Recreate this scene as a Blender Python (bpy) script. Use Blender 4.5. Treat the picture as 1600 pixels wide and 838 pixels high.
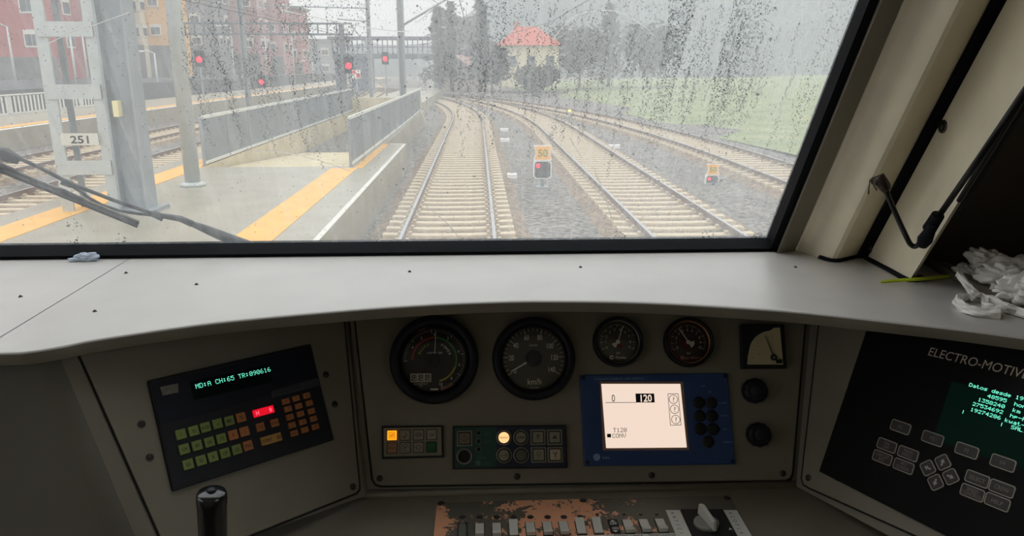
import bpy, bmesh, math, random
from mathutils import Vector, Matrix, noise as mnoise
from math import sin, cos, pi, radians
for o in list(bpy.data.objects): bpy.data.objects.remove(o)
SC = bpy.context.scene; COL = SC.collection
random.seed(7)

# ------------------------------------------------------------------ camera, sky, exposure
PITCH, YAW, FPX = radians(15), radians(-2.57), 1180.0
EYE = Vector((.58, 0, 3.06))
cam = bpy.data.cameras.new('camera'); cam.sensor_width = 36; cam.lens = 36*FPX/1600
cam.clip_start = .02; cam.clip_end = 3000
co = bpy.data.objects.new('camera', cam); COL.objects.link(co)
co.location = EYE; co.rotation_euler = (pi/2-PITCH, 0, YAW); SC.camera = co
CR = Matrix.Rotation(YAW, 3, 'Z') @ Matrix.Rotation(pi/2-PITCH, 3, 'X')

W = bpy.data.worlds.new('overcast_sky'); SC.world = W; W.use_nodes = True
nt = W.node_tree; bg = nt.nodes['Background']
tc = nt.nodes.new('ShaderNodeTexCoord'); sp = nt.nodes.new('ShaderNodeSeparateXYZ'); cr = nt.nodes.new('ShaderNodeValToRGB')
nt.links.new(tc.outputs['Generated'], sp.inputs[0]); nt.links.new(sp.outputs['Z'], cr.inputs[0]); nt.links.new(cr.outputs[0], bg.inputs[0])
e = cr.color_ramp.elements
e[0].position = 0; e[0].color = (.30, .31, .31, 1); e[1].position = 1; e[1].color = (.97, .985, 1, 1)
k = e[0]; k.color = (.36, .365, .37, 1)
bg.inputs[1].default_value = 2.4
SC.view_settings.view_transform = 'Standard'; SC.view_settings.look = 'None'
SC.view_settings.gamma = 1; SC.view_settings.use_curve_mapping = False; SC.view_settings.exposure = 0
SC.cycles.use_denoising = True; SC.cycles.max_bounces = 12; SC.cycles.diffuse_bounces = 6
SC.cycles.transparent_max_bounces = 24; SC.cycles.volume_bounces = 1

# ------------------------------------------------------------------ geometry helpers
def ray(px, py): return CR @ Vector(((px-800)/FPX, (419-py)/FPX, -1))
def at(px, py, d): return EYE + ray(px, py)*d
def onp(px, py, P, n):
    r = ray(px, py); return EYE + r*((P-EYE).dot(n)/r.dot(n))
def onz(px, py, z): return onp(px, py, Vector((0, 0, z)), Vector((0, 0, 1)))
def ony(px, py, y): return onp(px, py, Vector((0, y, 0)), Vector((0, 1, 0)))
def frame(P, r, u):
    r = Vector(r).normalized(); u = Vector(u); u = (u-r*u.dot(r)).normalized(); n = r.cross(u)
    return Matrix(((r.x, u.x, n.x, P.x), (r.y, u.y, n.y, P.y), (r.z, u.z, n.z, P.z), (0, 0, 0, 1)))
def loc(F, px, py):          # where a sight line meets the plane of frame F, in that plane's own metres
    p = onp(px, py, F.to_translation(), F.to_3x3() @ Vector((0, 0, 1)))
    q = F.inverted() @ p; return Vector((q.x, q.y, 0))
FR = {}
def thing(name, label, cat, F=None, group=None, kind=None):
    o = bpy.data.objects.new(name, None); COL.objects.link(o); o.empty_display_size = .05
    F = F or Matrix.Identity(4)
    if isinstance(F, Vector): F = Matrix.Translation(F)
    o.matrix_world = F; FR[o.name] = F.copy()
    tag(o, label, cat, group, kind); return o
def tag(o, label=None, cat=None, group=None, kind=None):
    if label: o['label'] = label
    if cat: o['category'] = cat
    if group: o['group'] = group
    if kind: o['kind'] = kind
    return o

class MB:
    def __init__(s, M=None): s.v = []; s.f = []; s.m = []; s.sm = []; s.M = M or Matrix.Identity(4); s.mat = 0; s.smooth = False
    def add(s, vs, fs):
        b = len(s.v); s.v += [s.M @ Vector(p) for p in vs]
        for f in fs: s.f.append([b+i for i in f]); s.m.append(s.mat); s.sm.append(s.smooth)
    def box(s, c, d, R=None):
        x, y, z = d[0]/2, d[1]/2, d[2]/2; c = Vector(c)
        vs = [Vector((a*x, b*y, e*z)) for a in (-1, 1) for b in (-1, 1) for e in (-1, 1)]
        if R is not None: vs = [R @ v for v in vs]
        s.add([v+c for v in vs], [(0, 1, 3, 2), (4, 6, 7, 5), (0, 4, 5, 1), (2, 3, 7, 6), (0, 2, 6, 4), (1, 5, 7, 3)])
    def bbox(s, c, d, b):    # chamfered box, chamfer on the +z rim
        x, y = d[0]/2, d[1]/2; z0 = c[2]-d[2]/2; z1 = c[2]+d[2]/2
        s.rprism(c[0], c[1], x, y, min(x, y)*.25 if b is None else b, z0, z1, b or .001)
    def rprism(s, cx, cy, hx, hy, r, z0, z1, b=0, n=3):
        def ring(g, z):
            P = []
            for (sx, sy, a0) in ((1, 1, 0), (-1, 1, pi/2), (-1, -1, pi), (1, -1, 3*pi/2)):
                for i in range(n+1):
                    a = a0+pi/2*i/n; rr = max(r-g, 0)
                    P.append((cx+sx*(hx-r)+cos(a)*rr if r > g else cx+sx*(hx-g), cy+sy*(hy-r)+sin(a)*rr if r > g else cy+sy*(hy-g), z))
            return P
        rs = [ring(0, z0), ring(0, z1-b)]+([ring(b, z1)] if b else [])
        s.loft(rs, cap=True)
    def loft(s, rs, cap=True, closed=True):
        n = len(rs[0]); vs = [p for r in rs for p in r]; fs = []
        for k in range(len(rs)-1):
            for i in range(n if closed else n-1):
                j = (i+1) % n; fs.append((k*n+i, k*n+j, (k+1)*n+j, (k+1)*n+i))
        s.add(vs, fs)
        if cap:
            sv = s.smooth; s.smooth = False
            s.add(rs[0], [tuple(range(n))[::-1]]); s.add(rs[-1], [tuple(range(n))]); s.smooth = sv
    def poly(s, pts): s.add(pts, [tuple(range(len(pts)))])
    def prism(s, pts, z0, z1):
        n = len(pts); vs = [(p[0], p[1], z0) for p in pts]+[(p[0], p[1], z1) for p in pts]
        s.add(vs, [tuple(range(n))[::-1], tuple(range(n, 2*n))]+[(i, (i+1) % n, n+(i+1) % n, n+i) for i in range(n)])
    def slab(s, pts, off):   # polygon thickened along an offset vector
        n = len(pts); off = Vector(off); vs = [Vector(p) for p in pts]+[Vector(p)+off for p in pts]
        s.add(vs, [tuple(range(n))[::-1], tuple(range(n, 2*n))]+[(i, (i+1) % n, n+(i+1) % n, n+i) for i in range(n)])
    def lathe(s, prof, c=(0, 0, 0), n=40, cap=True):   # prof [(r,z)] about +z
        sv = s.smooth; s.smooth = True
        s.loft([[(c[0]+r*cos(2*pi*i/n), c[1]+r*sin(2*pi*i/n), c[2]+z) for i in range(n)] for r, z in prof], cap=cap); s.smooth = sv
    def tube(s, path, r, n=8, cap=True):
        path = [Vector(p) for p in path]; rs = []; up = None
        for i, p in enumerate(path):
            t = (path[min(i+1, len(path)-1)]-path[max(i-1, 0)]).normalized()
            if up is None: up = t.orthogonal().normalized()
            up = (up-t*up.dot(t)).normalized(); w = t.cross(up); rr = r[i] if isinstance(r, (list, tuple)) else r
            rs.append([p+(up*cos(2*pi*k/n)+w*sin(2*pi*k/n))*rr for k in range(n)])
        sv = s.smooth; s.smooth = True; s.loft(rs, cap=cap); s.smooth = sv
    def arc(s, r0, r1, a0, a1, z, c=(0, 0), n=24):
        vs = []; fs = []
        for i in range(n+1):
            a = radians(a0+(a1-a0)*i/n)
            vs += [(c[0]+cos(a)*r0, c[1]+sin(a)*r0, z), (c[0]+cos(a)*r1, c[1]+sin(a)*r1, z)]
            if i < n: fs.append((2*i, 2*i+1, 2*i+3, 2*i+2))
        s.add(vs, fs)
    def line(s, a, b, w, z):
        a = Vector((a[0], a[1], 0)); b = Vector((b[0], b[1], 0)); d = (b-a).normalized(); q = Vector((-d.y, d.x, 0))*w/2; k = Vector((0, 0, z))
        s.poly([a-q+k, b-q+k, b+q+k, a+q+k])
    def rectl(s, cx, cy, w, h, t, z):
        for a, b in (((-w/2, -h/2), (w/2, -h/2)), ((w/2, -h/2), (w/2, h/2)), ((w/2, h/2), (-w/2, h/2)), ((-w/2, h/2), (-w/2, -h/2))):
            s.line((cx+a[0], cy+a[1]), (cx+b[0], cy+b[1]), t, z)
    def text(s, txt, x, y, h, z, ang=0, align='CENTER', shear=0, sx=1, depth=0, bold=0):
        vs, fs, wd = glyphs(txt, bold); k = h/.729   # cap height of the built-in font
        x0 = {'CENTER': -wd/2, 'LEFT': 0, 'RIGHT': -wd}[align]
        ca, sa = cos(ang), sin(ang); P = []
        for (vx, vy) in vs:
            a = (vx+x0)*k*sx+vy*k*shear; b = vy*k-h/2
            P.append((x+a*ca-b*sa, y+a*sa+b*ca, z))
        s.add(P, fs)
    def dots(s, txt, x, y, h, z, align='LEFT', fill=.86, sx=1):
        p = h/7; pw = p*sx; wd = len(txt)*6*pw; x0 = x-(wd if align == 'RIGHT' else wd/2 if align == 'CENTER' else 0)
        for i, ch in enumerate(txt):
            g = DOT.get(ch)
            if not g: continue
            for r, row in enumerate(g):
                for c in range(5):
                    if row >> (4-c) & 1:
                        cx = x0+(i*6+c+.5)*pw; cy = y+h/2-(r+.5)*p; q = p*fill/2; qw = pw*fill/2
                        s.poly([(cx-qw, cy-q, z), (cx+qw, cy-q, z), (cx+qw, cy+q, z), (cx-qw, cy+q, z)])
    def build(s, name, mats, parent=None, world=False, bevel=0, label=None):
        me = bpy.data.meshes.new(name); V = s.v
        if world and parent is not None:
            I = FR[parent.name].inverted(); V = [I @ v for v in V]
        me.from_pydata([tuple(v) for v in V], [], s.f)
        if not isinstance(mats, (list, tuple)): mats = [mats]
        for m in mats: me.materials.append(m)
        for p, mi, sm in zip(me.polygons, s.m, s.sm): p.material_index = mi; p.use_smooth = sm
        bm = bmesh.new(); bm.from_mesh(me); bmesh.ops.remove_doubles(bm, verts=bm.verts, dist=1e-6) if len(bm.verts) < 60000 else None
        bm.to_mesh(me); bm.free(); me.update()
        o = bpy.data.objects.new(name, me); COL.objects.link(o)
        if parent is not None: o.parent = parent
        if bevel:
            b = o.modifiers.new('bevel', 'BEVEL'); b.width = bevel; b.segments = 2; b.limit_method = 'ANGLE'; b.angle_limit = radians(40)
        if label: o['label'] = label
        return o
_gc = {}
def glyphs(txt, bold=0):
    if (txt, bold) in _gc: return _gc[(txt, bold)]
    cu = bpy.data.curves.new('t', 'FONT'); cu.body = txt; cu.size = 1; cu.resolution_u = 3; cu.offset = bold
    o = bpy.data.objects.new('t', cu); COL.objects.link(o); bpy.context.view_layer.update()
    me = bpy.data.meshes.new_from_object(o.evaluated_get(bpy.context.evaluated_depsgraph_get()))
    vs = [(v.co.x, v.co.y) for v in me.vertices]; fs = [tuple(p.vertices) for p in me.polygons]
    bpy.data.objects.remove(o); bpy.data.curves.remove(cu); bpy.data.meshes.remove(me)
    wd = max([v[0] for v in vs] or [0]); _gc[(txt, bold)] = (vs, fs, wd); return _gc[(txt, bold)]
def D(s): return [int(x, 16) for x in s.split()]
DOT = {'0': D('e 11 13 15 19 11 e'), '1': D('4 c 4 4 4 4 e'), '2': D('e 11 1 2 4 8 1f'), '3': D('1f 2 4 2 1 11 e'), '4': D('2 6 a 12 1f 2 2'),
 '5': D('1f 10 1e 1 1 11 e'), '6': D('6 8 10 1e 11 11 e'), '7': D('1f 1 2 4 8 8 8'), '8': D('e 11 11 e 11 11 e'), '9': D('e 11 11 f 1 2 c'),
 ':': D('0 c c 0 c c 0'), 'A': D('e 11 11 1f 11 11 11'), 'M': D('11 1b 15 15 11 11 11'), 'D': D('1e 11 11 11 11 11 1e'), 'C': D('e 11 10 10 10 11 e'),
 'H': D('11 11 11 1f 11 11 11'), 'T': D('1f 4 4 4 4 4 4'), 'R': D('1e 11 11 1e 14 12 11'), 'S': D('f 10 10 e 1 1 1e'), 'L': D('10 10 10 10 10 10 1f'),
 'I': D('e 4 4 4 4 4 e'), 'O': D('e 11 11 11 11 11 e'), 'N': D('11 19 15 13 11 11 11'), 'V': D('11 11 11 11 11 a 4'), '|': D('4 4 4 4 4 4 4'),
 'a': D('0 0 e 1 f 11 f'), 't': D('8 8 1c 8 8 9 6'), 'o': D('0 0 e 11 11 11 e'), 's': D('0 0 f 10 e 1 1e'), 'd': D('1 1 d 13 11 11 f'),
 'e': D('0 0 e 11 1f 10 e'), 'h': D('10 10 16 19 11 11 11'), 'r': D('0 0 16 19 10 10 10'), 'k': D('10 10 12 14 18 14 12'), 'm': D('0 0 1a 15 15 15 15'),
 'p': D('0 0 1e 11 1e 10 10'), '-': D('0 0 0 1f 0 0 0'), 'w': D('0 0 11 11 15 15 a'), '=': D('0 1f 0 1f 0 1f 0')}

# ------------------------------------------------------------------ materials
_mc = {}
def srgb(c): return tuple(((x/255)/12.92 if x/255 <= .04045 else ((x/255+.055)/1.055)**2.4) for x in c)+(1,)
def mat(name, c, rough=.6, metal=0, var=.0, scale=20, bump=0, emit=None, es=1, spec=.5, c2=None, coat=0):
    if name in _mc: return _mc[name]
    m = bpy.data.materials.new(name); m.use_nodes = True; n = m.node_tree; b = n.nodes['Principled BSDF']; _mc[name] = m
    b.inputs['Base Color'].default_value = srgb(c); b.inputs['Roughness'].default_value = rough; b.inputs['Metallic'].default_value = metal
    b.inputs['Specular IOR Level'].default_value = spec; b.inputs['Coat Weight'].default_value = coat
    if emit: b.inputs['Emission Color'].default_value = srgb(emit); b.inputs['Emission Strength'].default_value = es
    if var or bump or c2:
        t = n.nodes.new('ShaderNodeTexCoord'); z = n.nodes.new('ShaderNodeTexNoise'); z.inputs['Scale'].default_value = scale; z.inputs['Detail'].default_value = 6
        n.links.new(t.outputs['Object'], z.inputs['Vector'])
        if var or c2:
            mx = n.nodes.new('ShaderNodeMix'); mx.data_type = 'RGBA'
            a = srgb(c); d = srgb(c2) if c2 else tuple(x*(1-var) for x in a[:3])+(1,)
            mx.inputs['A'].default_value = a; mx.inputs['B'].default_value = d
            rp = n.nodes.new('ShaderNodeMapRange'); rp.inputs['From Min'].default_value = .35; rp.inputs['From Max'].default_value = .65
            n.links.new(z.outputs['Fac'], rp.inputs['Value']); n.links.new(rp.outputs['Result'], mx.inputs['Factor']); n.links.new(mx.outputs['Result'], b.inputs['Base Color'])
        if bump:
            bp = n.nodes.new('ShaderNodeBump'); bp.inputs['Strength'].default_value = bump; bp.inputs['Distance'].default_value = .02/scale*5
            n.links.new(z.outputs['Fac'], bp.inputs['Height']); n.links.new(bp.outputs['Normal'], b.inputs['Normal'])
    return m
# cab paint
DASH = mat('dash_paint', (190, 187, 183), .36, var=.07, scale=9, bump=.02)
DASH.node_tree.nodes['Principled BSDF'].inputs['IOR'].default_value = 1.85
GREY = mat('console_grey_paint', (118, 112, 98), .5, var=.10, scale=14, bump=.05)
GREY2 = mat('console_plate_paint', (124, 117, 102), .5, var=.12, scale=10, bump=.05)
CREAM = mat('cab_cream_paint', (222, 212, 186), .5, var=.10, scale=12, bump=.05)
LINING = mat('cab_lining_paint', (140, 134, 118), .7, var=.08, scale=6)
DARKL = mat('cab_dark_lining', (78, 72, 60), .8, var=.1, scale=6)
RUBBER = mat('black_rubber', (13, 15, 20), .75, spec=.15)
BLACK = mat('black_plastic', (22, 24, 31), .5, spec=.3)
BLACKM = mat('matt_black', (15, 16, 18), .7)
GAP = mat('seam_black', (8, 8, 9), .9)
SCREW = mat('screw_steel', (90, 86, 78), .35, 1)
STEEL = mat('brushed_steel', (150, 150, 145), .35, .9)
DIAL = mat('dial_face', (74, 74, 64), .5)
MARK = mat('dial_marking', (240, 240, 224), .5)
MARKD = mat('dark_marking', (30, 28, 26), .6)
RED = mat('red_enamel', (190, 50, 40), .5); GREEN = mat('green_enamel', (60, 150, 70), .5); YEL = mat('yellow_enamel', (190, 180, 60), .5)
BLUE = mat('blue_unit_paint', (27, 60, 112), .45)
def gloss_glass(name, tint=(1, 1, 1), film=0.0):
    m = bpy.data.materials.new(name); m.use_nodes = True; n = m.node_tree; n.nodes.clear()
    o = n.nodes.new('ShaderNodeOutputMaterial'); t = n.nodes.new('ShaderNodeBsdfTransparent'); g = n.nodes.new('ShaderNodeBsdfGlossy')
    t.inputs[0].default_value = tuple(tint)+(1,); g.inputs['Roughness'].default_value = .03
    f = n.nodes.new('ShaderNodeFresnel'); f.inputs['IOR'].default_value = 1.35; mx = n.nodes.new('ShaderNodeMixShader')
    n.links.new(f.outputs[0], mx.inputs[0]); n.links.new(t.outputs[0], mx.inputs[1]); n.links.new(g.outputs[0], mx.inputs[2]); n.links.new(mx.outputs[0], o.inputs[0])
    return m
CLEAR = gloss_glass('clear_glass')
def film_glass():
    # wet, dusty outer face of the screen: part of it scatters daylight, more so in the runs of mist between wiped streaks
    m = bpy.data.materials.new('wet_dirty_glass'); m.use_nodes = True; n = m.node_tree; n.nodes.clear(); L = n.links.new
    o = n.nodes.new('ShaderNodeOutputMaterial'); t = n.nodes.new('ShaderNodeBsdfTransparent'); tr = n.nodes.new('ShaderNodeBsdfTranslucent')
    df = n.nodes.new('ShaderNodeBsdfDiffuse'); ad = n.nodes.new('ShaderNodeMixShader'); mx = n.nodes.new('ShaderNodeMixShader')
    tr.inputs[0].default_value = (.86, .9, .9, 1); df.inputs[0].default_value = (.6, .62, .6, 1); t.inputs[0].default_value = (.97, .985, .98, 1)
    ad.inputs[0].default_value = .25; L(tr.outputs[0], ad.inputs[1]); L(df.outputs[0], ad.inputs[2])
    tc = n.nodes.new('ShaderNodeTexCoord')
    def noise(sx, sy, scale, lo, hi, o0, o1, det=4):
        mp = n.nodes.new('ShaderNodeMapping'); mp.inputs['Scale'].default_value = (sx, sy, 1); z = n.nodes.new('ShaderNodeTexNoise')
        z.inputs['Scale'].default_value = scale; z.inputs['Detail'].default_value = det; r = n.nodes.new('ShaderNodeMapRange')
        for k, v in zip(('From Min', 'From Max', 'To Min', 'To Max'), (lo, hi, o0, o1)): r.inputs[k].default_value = v
        L(tc.outputs['Object'], mp.inputs['Vector']); L(mp.outputs[0], z.inputs['Vector']); L(z.outputs['Fac'], r.inputs['Value']); return r.outputs['Result']
    a = noise(1, .05, 95, .45, .66, 0, .07); b = noise(1, .8, 4, .35, .7, 0, .10); c = noise(1, .25, 260, .5, .7, 0, .06)
    s1 = n.nodes.new('ShaderNodeMath'); s1.operation = 'ADD'; s2 = n.nodes.new('ShaderNodeMath'); s2.operation = 'ADD'; s3 = n.nodes.new('ShaderNodeMath'); s3.operation = 'ADD'
    L(a, s1.inputs[0]); L(b, s1.inputs[1]); L(s1.outputs[0], s2.inputs[0]); L(c, s2.inputs[1])
    sx = n.nodes.new('ShaderNodeSeparateXYZ'); L(tc.outputs['Object'], sx.inputs[0])
    r = n.nodes.new('ShaderNodeMapRange')
    for k, v in zip(('From Min', 'From Max', 'To Min', 'To Max'), (-.2, 1.05, .08, .24)): r.inputs[k].default_value = v
    L(sx.outputs['X'], r.inputs['Value']); L(s2.outputs[0], s3.inputs[0]); L(r.outputs['Result'], s3.inputs[1])
    L(s3.outputs[0], mx.inputs[0]); L(t.outputs[0], mx.inputs[1]); L(ad.outputs[0], mx.inputs[2]); L(mx.outputs[0], o.inputs[0]); return m
FILM = film_glass()
WATER = bpy.data.materials.new('rain_water'); WATER.use_nodes = True
_b = WATER.node_tree.nodes['Principled BSDF']; _b.inputs['Transmission Weight'].default_value = 1; _b.inputs['Roughness'].default_value = .02; _b.inputs['IOR'].default_value = 1.33; _b.inputs['Base Color'].default_value = (.30, .33, .35, 1)

# ================================================================== THE CAB SHELL
TILT = radians(32.5); UP = Vector((0, -sin(TILT), cos(TILT))); ZD = 2.715; YG = 1.40   # dash height, foot of the screen
GF = frame(Vector((0, YG, ZD+.004)), (1, 0, 0), UP)     # screen frame: x right, y up the glass, z towards the driver
GN = GF.to_3x3() @ Vector((0, 0, 1))
HG = 1.02; XL, XR = -1.06, 1.146
win = thing('window_1', None, None, GF, kind='structure')
m = MB(); m.box((0.5*(XL+XR), HG/2, -.012), (XR-XL, HG, .008)); g = m.build('glass', [CLEAR, FILM], win)
for p in g.data.polygons:
    if p.normal.z < -.5: p.material_index = 1
m = MB()
gk = .017
for (x0, x1, y0, y1) in ((XL-.02, XR+.004, -.01, gk*.7), (XL-.02, XR+.004, HG-gk, HG+.02), (XL-.02, XL+gk, 0, HG), (XR-.008, XR+.010, 0, HG)):
    m.box(((x0+x1)/2, (y0+y1)/2, -.004), (x1-x0, y1-y0, .034))
m.build('gasket', RUBBER, win)
m = MB(); m.box((XR+.0115, HG/2, .008), (.0022, HG, .012)); m.build('glazing_strip', STEEL, win)

# right pillar cover: a folded profile swept parallel to the edge of the screen
def px400(px, y):    # plan position at dash height for a given distance ahead
    r = ray(px, 400); t = y/r.y; p = EYE+r*t; d = (ZD-p.z)/UP.z; return p
prof = []
def P(px, y):
    r = ray(px, 400); p = EYE+r*(y/r.y); s = (p.z-ZD)/UP.z; q = p-UP*s; return (q.x, q.y)
prof = [P(1240, 1.396), P(1247, 1.391), P(1256, 1.380), P(1268, 1.358), P(1282, 1.330), P(1294, 1.310), P(1302, 1.301), P(1309, 1.298), P(1315, 1.301), P(1344, 1.342)]
strip = [P(1211, 1.392), P(1214, 1.376), P(1239, 1.394), P(1240, 1.41)]
m = MB(); m.smooth = False
n_ = len(prof); S0, S1 = -.1, 1.15
back = [(prof[-1][0]+.03, prof[-1][1]+.16), (prof[0][0]+.10, prof[0][1]+.10)]
ring = prof+back
m.loft([[Vector((x, y, ZD))+UP*s for x, y in ring] for s in (S0, S1)])
o = m.build('wall_front_right', CREAM); tag(o, kind='structure')
for p in o.data.polygons: p.use_smooth = len(p.vertices) == 4
b = o.modifiers.new('es', 'EDGE_SPLIT'); b.split_angle = radians(28)
m = MB(); m.loft([[Vector((x, y, ZD))+UP*s for x, y in strip+[(strip[0][0]+.03, strip[0][1]+.05)]] for s in (S0, S1)]); tag(m.build('trim_2', GREY), kind='structure')
g0 = P(1345, 1.325); g1 = P(1356, 1.325)
m = MB(); m.loft([[Vector((x, y, ZD))+UP*s for x, y in ((g0[0]-.004, g0[1]), (g1[0]+.004, g1[1]), (g1[0]+.004, g1[1]+.05), (g0[0]-.004, g0[1]+.05))] for s in (S0, S1)])
tag(m.build('trim_1', RUBBER), kind='structure')
# lit cream panel beyond the black joint and the shaded recess round the side window
e0 = P(1357, 1.315); c1 = onz(1420, 440, ZD); e1 = (c1.x, c1.y)
m = MB(); m.loft([[Vector((x, y, ZD))+UP*s for x, y in (e0, e1, (e1[0]+.02, e1[1]+.02), (e0[0]+.06, e0[1]+.06))] for s in (S0, S1)])
o = m.build('wall_side_panel', CREAM); tag(o, kind='structure')
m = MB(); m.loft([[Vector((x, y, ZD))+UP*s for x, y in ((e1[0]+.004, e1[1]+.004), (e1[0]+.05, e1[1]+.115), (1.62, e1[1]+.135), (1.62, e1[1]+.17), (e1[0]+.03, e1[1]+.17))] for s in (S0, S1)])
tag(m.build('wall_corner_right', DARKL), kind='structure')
m = MB(); m.tube([Vector((e1[0]-.001, e1[1]-.001, ZD))+UP*s for s in (.18, S1)], .0035); m.tube([Vector((e1[0]+.010, e1[1]-.002, ZD))+UP*s for s in (.16, S1)], .0025)
tag(m.build('window_sill_cable', BLACKM), 'thin black cable running up the edge of the cream side panel', 'cable')

XW = 1.62
PALE = mat('cab_pale_lining', (222, 216, 200), .7, var=.05, scale=4)
def wallbox(name, c, d, mt=LINING): m = MB(); m.box(c, d); o = m.build(name, mt); return tag(o, kind='structure')
wallbox('floor', (0, .0, 1.38), (2*XW+.1, 3.1, .06), DARKL)
wallbox('ceiling', (0, -.35, 3.83), (2*XW+.1, 2.5, .06), PALE)
wallbox('wall_back', (0, -1.5, 2.6), (2*XW+.1, .06, 2.5), PALE)
for sd, nm, y0, y1, z0, z1 in ((-1, 'left', -1.2, 1.0, 2.4, 3.6), (1, 'right', -1.2, .2, 2.4, 3.6)):
    m = MB(); X = sd*(XW+.03)
    m.box((X, .0, (1.4+z0)/2), (.06, 3.0, z0-1.4)); m.box((X, .0, (z1+3.83)/2), (.06, 3.0, 3.83-z1)); m.box((X, (-1.5+y0)/2, (z0+z1)/2), (.06, y0+1.5, z1-z0)); m.box((X, (y1+1.62)/2, (z0+z1)/2), (.06, 1.62-y1, z1-z0))
    tag(m.build('wall_'+nm, LINING), kind='structure')
    m = MB(); m.box((X, (y0+y1)/2, (z0+z1)/2), (.01, y1-y0, z1-z0)); tag(m.build('window_%d' % (2 if sd < 0 else 3), CLEAR), kind='structure')
# nose outside and front wall below the dash, header above the screen
m = MB(); m.box((0, 1.50, 2.02), (2*XW, .08, 1.3)); tag(m.build('wall_front', DARKL), kind='structure')
top = GF @ Vector((0, HG+.01, 0))
m = MB(); m.slab([Vector((-XW, top.y, top.z)), Vector((XW, top.y, top.z)), Vector((XW, top.y-.12, 3.84)), Vector((-XW, top.y-.12, 3.84))], (0, .05, .02)); tag(m.build('wall_front_header', LINING), kind='structure')
m = MB(); m.loft([[Vector((x, y, ZD))+UP*s for x, y in ((XL-.02, YG), (-XW, YG), (-XW, YG+.06), (XL-.02, YG+.06))] for s in (S0, S1)]); tag(m.build('wall_front_left', CREAM), kind='structure')

# ================================================================== DASHBOARD
dash = thing('dashboard', 'pale grey dashboard shelf and dark console under the windscreen', 'dashboard', Vector((.5, 1.2, ZD)))
lip = [(-260, 556), (0, 551), (42, 549), (95, 541), (150, 530), (300, 508), (400, 497), (500, 488), (600, 480), (700, 474), (800, 470.5), (870, 470), (960, 471), (1050, 474), (1150, 480), (1250, 487), (1400, 503), (1500, 514), (1600, 527), (1700, 541), (1850, 565)]
lp = [onz(a, b, ZD) for a, b in lip]; 
lp.insert(0, Vector((-XW, lp[0].y, ZD)))
# refine the curve
def cat(pts, n=6):
    out = []
    for i in range(len(pts)-1):
        p0 = pts[max(i-1, 0)]; p1 = pts[i]; p2 = pts[i+1]; p3 = pts[min(i+2, len(pts)-1)]
        for k in range(n):
            t = k/n; out.append(.5*((2*p1)+(p2-p0)*t+(2*p0-5*p1+4*p2-p3)*t*t+(3*p1-p0-3*p2+p3)*t**3))
    out.append(pts[-1].copy()); return out
lc = cat(lp, 4)
yb = 1.405
m = MB(); m.smooth = True
rows = []
for p in lc:
    bx = min(max(p.x, -XW), XW); q = p; T = .019
    rows.append([Vector((bx, yb+.06, ZD)), Vector((q.x, q.y+.008, ZD)), Vector((q.x, q.y+.003, ZD-.0004)), Vector((q.x, q.y+.0008, ZD-.0016)), Vector((q.x, q.y, ZD-.0034)), Vector((q.x, q.y+.004, ZD-T)), Vector((q.x, q.y+.010, ZD-T-.002)), Vector((bx, yb+.06, ZD-T))])
m.loft(rows, cap=False, closed=False)
m.smooth = False
o = m.build('shelf_top', [DASH, GREY], dash, world=True)
for p in o.data.polygons:
    if p.center.z < -.0030: p.material_index = 1
es = o.modifiers.new('es', 'EDGE_SPLIT'); es.split_angle = radians(50)
# joint line and screws on the shelf
m = MB(); a = onz(-40, 552, ZD); b_ = onz(205, 403, ZD); d = (b_-a).normalized(); q = Vector((-d.y, d.x, 0))*.0005; z = Vector((0, 0, .0004))
m.poly([a-q+z, b_-q+z, b_+q+z, a+q+z]); m.build('joint', GAP, dash, world=True)
def screw(F, px, py, r=.0045, parent=dash, sf=SCREW):
    q = loc(F, px, py); M = F @ Matrix.Translation(q)
    m = MB(M); m.lathe([(r*1.25, .0), (r*1.2, .0007), (r*.95, .0009)], n=18); m.mat = 1; m.arc(0, r*.85, 0, 360, .0011, n=16); m.mat = 0
    m.smooth = True; m.lathe([(r*.7, .0009), (r*.62, .0022), (r*.3, .0026)], n=16, cap=True); m.mat = 1; m.line((-r*.3, 0), (r*.3, 0), r*.2, .0028); m.line((0, -r*.3), (0, r*.3), r*.2, .0028)
    return m.build('screw', [sf, GAP], parent, world=True)
TF = frame(Vector((0, 0, ZD)), (1, 0, 0), (0, 1, 0))
for a, b2 in ((32, 464), (148, 487), (307, 445), (907, 418), (197, 427), (1243, 418), (640, 425)): screw(TF, a, b2, .0026)
# black sealing tape where the pillar meets the shelf
m = MB(); pts = [Vector((x, y-.002, ZD+.001)) for x, y in prof[4:]+[g1, e0, ((e0[0]+e1[0])/2, (e0[1]+e1[1])/2), e1, (e1[0]+.03, e1[1]+.02)]]
m.tube(cat(pts, 3), .0055, 8); m.build('sealing_bead', RUBBER, dash, world=True)

# console planes
Pc = at(900, 750, 1.27); UC = Vector((-.012, cos(radians(63)), sin(radians(63))))
FC = frame(Pc, (1, 0.006, -.004), UC)
def camvec(x, y, z): return CR @ Vector((x, y, z))      # z towards the viewer
NC = FC.to_3x3() @ Vector((0, 0, 1))
jl = onp(566, 640, Pc, NC); jr = onp(1247, 640, Pc, NC)
FL = frame(jl, camvec(1130, 195, -1180), camvec(-2250, 7570, -1180))
FRR = frame(jr, camvec(591, -190, 1180), camvec(.322, .947, 0))
def planept(F, px, py, off=0): 
    n = F.to_3x3() @ Vector((0, 0, 1)); return onp(px, py, F.to_translation(), n)+n*off
def clipz(pts, zt=None):
    zt = ZD-.027 if zt is None else zt; out = []
    for i, a in enumerate(pts):
        b = pts[(i+1) % len(pts)]
        if a.z <= zt: out.append(a)
        if (a.z <= zt) != (b.z <= zt): out.append(a.lerp(b, (zt-a.z)/(b.z-a.z)))
    return out
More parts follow.
